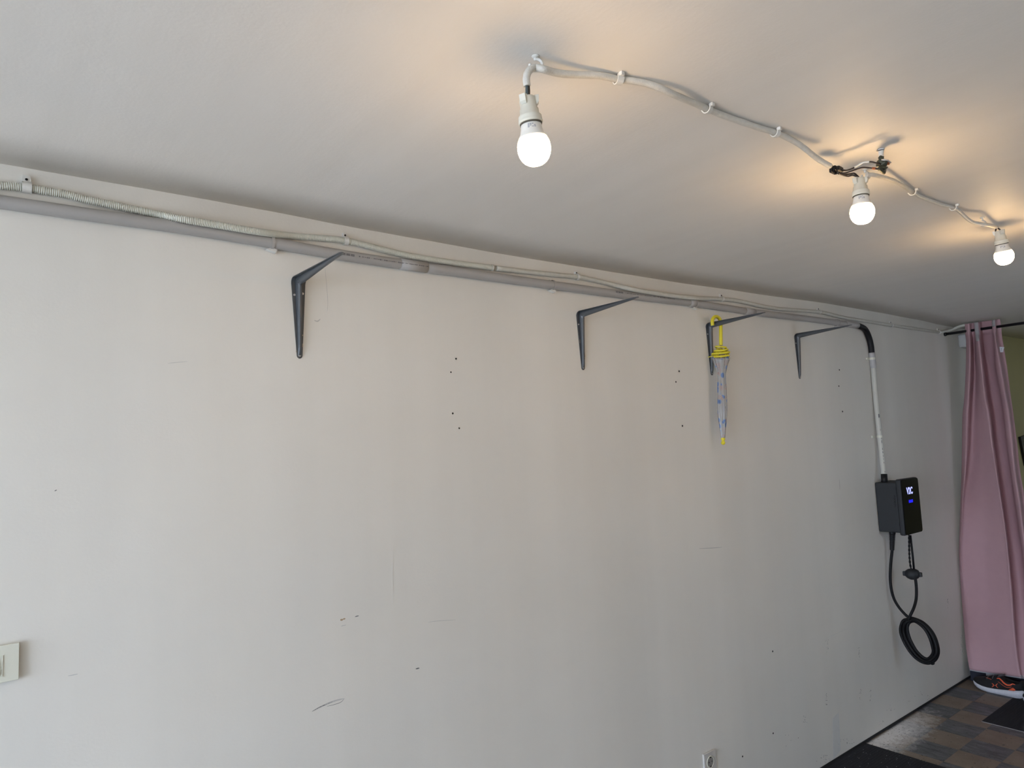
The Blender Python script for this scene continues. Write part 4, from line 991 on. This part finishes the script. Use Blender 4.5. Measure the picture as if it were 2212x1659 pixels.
# heading tape pieces
for i0, i1, m_ in ((20, 26, FABT), (45, 51, FABT)):
    hp_ = [[p + Vector((-0.0022, 0, 0)) for p in c_[:(13 if i0 == 20 else 5)]] for c_ in cols[i0:i1]]
    bm = NB(); sheet(bm, hp_, 0.0008); tp = obj('heading_tape', bm, m_, cu)
bm = NB(); lc = onx(2164, 755, 5.43); ngon_prism(bm, [onx(2159, 749, 5.43), onx(2169.5, 750, 5.43), onx(2167.5, 756, 5.43), onx(2167, 760.5, 5.43), onx(2160.5, 761, 5.43)], (0.001, 0, 0)); lb = obj('care_label', bm, LABELW, cu); lb['label'] = 'small white care label'
bm = NB()
for a, b in ((2163.5, 753), (2163.5, 756)):
    q = onx(a, b, 5.429); ngon_prism(bm, [q + Vector((0, 0.002, -0.002)), q + Vector((0, -0.002, -0.002)), q + Vector((0, -0.002, 0.002)), q + Vector((0, 0.002, 0.002))], (0.0005, 0, 0))
obj('label_print', bm, PRINT, lb)
# white box on the wall behind the curtain
b0 = onwall(2072, 722); bm = NB()
box(bm, (5.72, -0.055, 2.262), (5.83, -0.0005, 2.362), 0.012, 3)
bx_ = thing('junction_box', 'white rounded box on the wall half hidden by the curtain top', 'box', (5.775, 0, 2.262)); obj('cover', bm, mat('aged_white_plastic', (0.50, 0.50, 0.48), 0.45), bx_)

# framed picture on the olive wall
fa = onwall(2199, 944); fb = onwall(2211, 1006.5)
pf = thing('framed_picture', 'black framed picture hanging tilted on the olive wall at the right edge', 'picture', fa)
ang = math.radians(13.5); hgt = (fa - fb).length; wid = 0.42
def FP(a, b, y): # a to the right, b down
    return Vector((fa.x + a*math.cos(ang) + b*math.sin(ang), y, fa.z + a*math.sin(ang)*0.35 - b*math.cos(ang)))
for a0, b0_, a1, b1 in ((0, 0, wid, 0.016), (0, hgt-0.016, wid, hgt), (0, 0.016, 0.030, hgt-0.016), (wid-0.03, 0.016, wid, hgt-0.016)):
    bm = NB(); ngon_prism(bm, [FP(a0, b0_, -0.001), FP(a1, b0_, -0.001), FP(a1, b1, -0.001), FP(a0, b1, -0.001)], (0, -0.018, 0)); obj('frame_bar', bm, ROD, pf)
bm = NB(); ngon_prism(bm, [FP(0.03, 0.016, -0.004), FP(wid-0.03, 0.016, -0.004), FP(wid-0.03, hgt-0.016, -0.004), FP(0.03, hgt-0.016, -0.004)], (0, -0.002, 0))
obj('print', bm, mat('dim_blue_green_print', (0.035, 0.05, 0.055), 0.25, var=0.6, scale=14), pf)

# ------------------------------------------------------------------ things on the floor
bm = NB(); box(bm, (5.268, -0.50, 0.0), (5.42, -0.028, 0.125), 0.002, 1)
sb_ = thing('shoebox', 'navy cardboard box with a white label behind the curtain hem', 'box', (5.33, -0.26, 0)); obj('carton', bm, NAVY, sb_)
la = onx(2129, 1446, 5.2675); lb2 = onx(2131, 1471, 5.2675)
bm = NB(); box(bm, (5.2665, la.y-0.065, lb2.z+0.002), (5.268, la.y, 0.118)); lbo = obj('label', bm, LABELW, sb_); lbo['label'] = 'white paper label'
bm = NB()
for z, y in ((0.085, 0.050), (0.075, 0.054), (0.055, 0.047), (0.045, 0.052)):
    box(bm, (5.266, la.y-y-0.004, z-0.003), (5.2666, la.y-y+0.003, z+0.003))
obj('label_print', bm, PRINT, lbo)

def floor_mat(name, x0, x1, y0, y1, th, label, ribs, edge=True):
    o = thing(name, label, 'mat', ((x0+x1)/2, (y0+y1)/2, 0))
    bm = NB(); box(bm, (x0, y0, 0.0), (x1, y1, th), 0.0008, 1); base = obj('backing', bm, MATB, o)
    bm = NB(); n = ribs
    for k in range(n):
        y = y0 + 0.012 + (y1-y0-0.024)*k/(n-1); box(bm, (x0+0.008, y-0.002, th-0.0002), (x1-0.008, y+0.002, th+0.0016))
    r = obj('pile', bm, MATB, o); r['kind'] = 'stuff'
    if edge:
        bm = NB(); box(bm, (x0-0.003, y0, 0.0), (x0+0.001, y1, th*0.8), 0.0005, 1); e = obj('edge_binding', bm, EDGE, o); e['label'] = 'pale edge strip'
    return o
floor_mat('doormat', 4.590, 5.098, -1.15, -0.3155, 0.004, 'thin black doormat in front of the running shoe', 60)
fm = floor_mat('rubber_mat', 2.60, 3.846, -1.60, -0.006, 0.006, 'large black rubber floor mat at the foot of the wall, bottom of the picture', 110, False)
bm = NB()
for k in range(170):
    x = 3.846 - abs(random.gauss(0, 0.25)); y = random.uniform(-0.8, -0.02); s_ = random.uniform(0.0006, 0.0016)
    if x < 2.7: continue
    lathe(bm, [(0, s_), (s_, s_*0.5)], (x, y, 0.0075), (0, 0, 1), 5, False)
cr3 = obj('grit', bm, SCUFFL, fm); cr3['kind'] = 'stuff'

# running shoes
def shoe(toe, heel, label, group):
    toe = Vector(toe); heel = Vector(heel); d = (heel - toe); L_ = d.length; d.normalize(); s = Vector((-d.y, d.x, 0))   # s: sideways
    if s.x > 0: s = -s                                    # s points to the viewer's side (-x)
    o = thing('running_shoe', label, 'shoe', (toe + heel)/2, group)
    Z = Vector((0, 0, 1)); k = L_/0.285
    def st(t): return toe + d*L_*t
    st_ = [0.0, 0.02, 0.06, 0.13, 0.22, 0.34, 0.48, 0.62, 0.75, 0.86, 0.94, 0.985, 1.0]
    wdt = [0.006, 0.018, 0.030, 0.041, 0.047, 0.049, 0.044, 0.038, 0.036, 0.036, 0.032, 0.022, 0.012]
    zb = [0.038, 0.028, 0.019, 0.010, 0.004, 0.001, 0.0, 0.0, 0.0, 0.001, 0.004, 0.010, 0.016]
    zt = [0.044, 0.046, 0.044, 0.038, 0.033, 0.031, 0.032, 0.036, 0.042, 0.048, 0.052, 0.054, 0.050]
    def it(v, t):
        for a in range(len(st_)-1):
            if t <= st_[a+1]:
                f = (t-st_[a])/(st_[a+1]-st_[a]); return v[a]+(v[a+1]-v[a])*f
        return v[-1]
    bm = NB(); rings = []
    for n_ in range(41):
        t = n_/40; w_ = it(wdt, t)*k; b = it(zb, t)*k; tp = it(zt, t)*k; c = st(t)
        rings.append([c + s*w_ + Z*(tp-0.001), c + s*w_*1.06 + Z*(b+(tp-b)*0.55), c + s*w_*1.0 + Z*(b+0.002), c + s*w_*0.8 + Z*b, c - s*w_*0.8 + Z*b, c - s*w_ + Z*(b+0.002), c - s*w_*1.06 + Z*(b+(tp-b)*0.55), c - s*w_ + Z*(tp-0.001), c - s*w_*0.6 + Z*tp, c + s*w_*0.6 + Z*tp])
    loft(bm, rings); sole = obj('midsole', bm, SOLE, o)
    bm = NB(); rings = []
    for n_ in range(2, 40):
        t = n_/40; w_ = it(wdt, t)*k*0.99; b = max(0, it(zb, t)*k - 0.0); c = st(t)
        rings.append([c + s*w_*0.95 + Z*(b+0.0035), c + s*w_*0.9 + Z*b*0.98, c - s*w_*0.9 + Z*b*0.98, c - s*w_*0.95 + Z*(b+0.0035)])
    loft(bm, rings, smooth=False); obj('outsole', bm, BLACKP, o)
    top = [0.052, 0.060, 0.066, 0.071, 0.078, 0.088, 0.102, 0.108, 0.098, 0.096, 0.104, 0.106, 0.090]
    def side(t, f, out=0.0):
        """point on the near side of the upper, f 0 at the sole, 1 at the top"""
        c = st(t); w_ = it(wdt, t)*k; a, b = it(zt, t)*k-0.004, it(top, t)*k
        an_ = f*math.pi/2
        return c + s*(w_*0.98*math.cos(an_)**0.75 + out) + Z*(a + (b-a)*math.sin(an_)**0.95 + out*f)
    bm = NB(); rings = []
    for n_ in range(41):
        t = 0.004 + 0.992*n_/40; c = st(t); w_ = it(wdt, t)*k; a, b = it(zt, t)*k-0.004, it(top, t)*k; ring = []
        for q in range(17):
            an_ = math.pi*q/16; ca = math.cos(an_); 
            hh = a + (b-a)*math.sin(an_)**0.95
            if t > 0.58: hh = a + (b-a)*min(1.0, math.sin(an_)**0.6) - (0.040*k*max(0, math.sin(an_)-0.72)/0.28 if 0.60 < t < 0.93 else 0)
            ring.append(c + s*w_*0.98*(abs(ca)**0.75)*(1 if ca >= 0 else -1) + Z*hh)
        rings.append(ring)
    loft(bm, rings); up = obj('upper', bm, SHOEB, o)
    bm = NB(); rings = []
    for n_ in range(9):
        f = n_/8; t = 0.50 + 0.11*f; c = st(t) + Z*((0.096 + 0.020*f)*k); wv = (0.017 + 0.008*f)*k; rings.append([c + s*wv, c + Z*0.006, c - s*wv, c - Z*0.004 + d*0.006])
    loft(bm, rings); tg = obj('tongue', bm, SHOEG, o)
    for n_ in range(5):
        t = 0.27 + 0.055*n_; bm = NB(); pts = [side(t, 0.62, 0.001), side(t+0.005, 0.80, 0.003), side(t+0.01, 1.0, 0.004)]
        far = st(t+0.02) - s*it(wdt, t)*k*0.35 + Z*(it(top, t)*k*0.97+0.003); pts.append(far)
        tube(bm, [Vector(p) for p in cr(pts, 4)], 0.0026, 8, flat=0.6); obj('lace', bm, SHOEG if n_ % 2 else SHOEB, o)
    bm = NB(); tube(bm, [side(0.30, 0.78, 0.002), side(0.36, 0.66, 0.002), side(0.42, 0.55, 0.002)], 0.0014, 6); obj('eyestay_trim', bm, ORANGE, o)
    # orange wave and its second line
    wave = [(0.52, 0.62), (0.56, 0.66), (0.60, 0.56), (0.66, 0.40), (0.72, 0.33), (0.78, 0.38), (0.82, 0.50), (0.87, 0.46)]
    bm = NB(); tube(bm, [Vector(p) for p in cr([side(a, b, 0.0012) for a, b in wave], 5)], [0.0022 + 0.0030*math.sin(math.pi*min(1, q/35.0)) for q in range(36)], 8, flat=1.0); obj('side_wave', bm, ORANGE, o)
    bm = NB(); tube(bm, [Vector(p) for p in cr([side(a, b, 0.0012) for a, b in [(0.55, 0.42), (0.60, 0.32), (0.66, 0.22), (0.73, 0.18), (0.80, 0.26)]], 5)], 0.0012, 6); obj('side_piping', bm, ORANGE, o)
    # small orange emblem near the sole: two arcs back to back, crossing
    bm = NB(); ec = (0.49, 0.20)
    for sgn in (1, -1):
        pts = []
        for q in range(9):
            aa = -1.1 + 2.2*q/8; pts.append(side(ec[0] + sgn*(0.085 - 0.060*math.cos(aa)), ec[1] + 0.105*math.sin(aa)/0.9, 0.0016))
        tube(bm, pts, [0.0028 - 0.0014*abs(q-4)/4 for q in range(9)], 6)
    tube(bm, [side(ec[0]-0.028, ec[1], 0.0016), side(ec[0]+0.028, ec[1], 0.0016)], 0.0016, 6)
    obj('side_emblem', bm, ORANGE, o)
    # orange heel insert rising from the midsole
    bm = NB(); pts = [side(0.72, 0.02, 0.0006), side(0.78, 0.12, 0.0010), side(0.83, 0.22, 0.0012), side(0.865, 0.16, 0.0012), side(0.88, 0.03, 0.0010)]
    tube(bm, [side(0.74, 0.03, 0.0004), side(0.79, 0.08, 0.0006), side(0.83, 0.11, 0.0006), side(0.87, 0.06, 0.0004)], [0.0015, 0.007, 0.011, 0.004], 10, flat=0.9); obj('heel_insert', bm, ORANGE, o)
    return o
shoe((5.168, -0.083, 0.0), (5.140, -0.372, 0.0), 'black running shoe with white sole and orange wave, toe towards the wall', 'running shoes by the curtain')
shoe((5.045, -0.388, 0.004), (5.02, -0.675, 0.004), 'second running shoe on the doormat, only its toe in the picture', 'running shoes by the curtain')
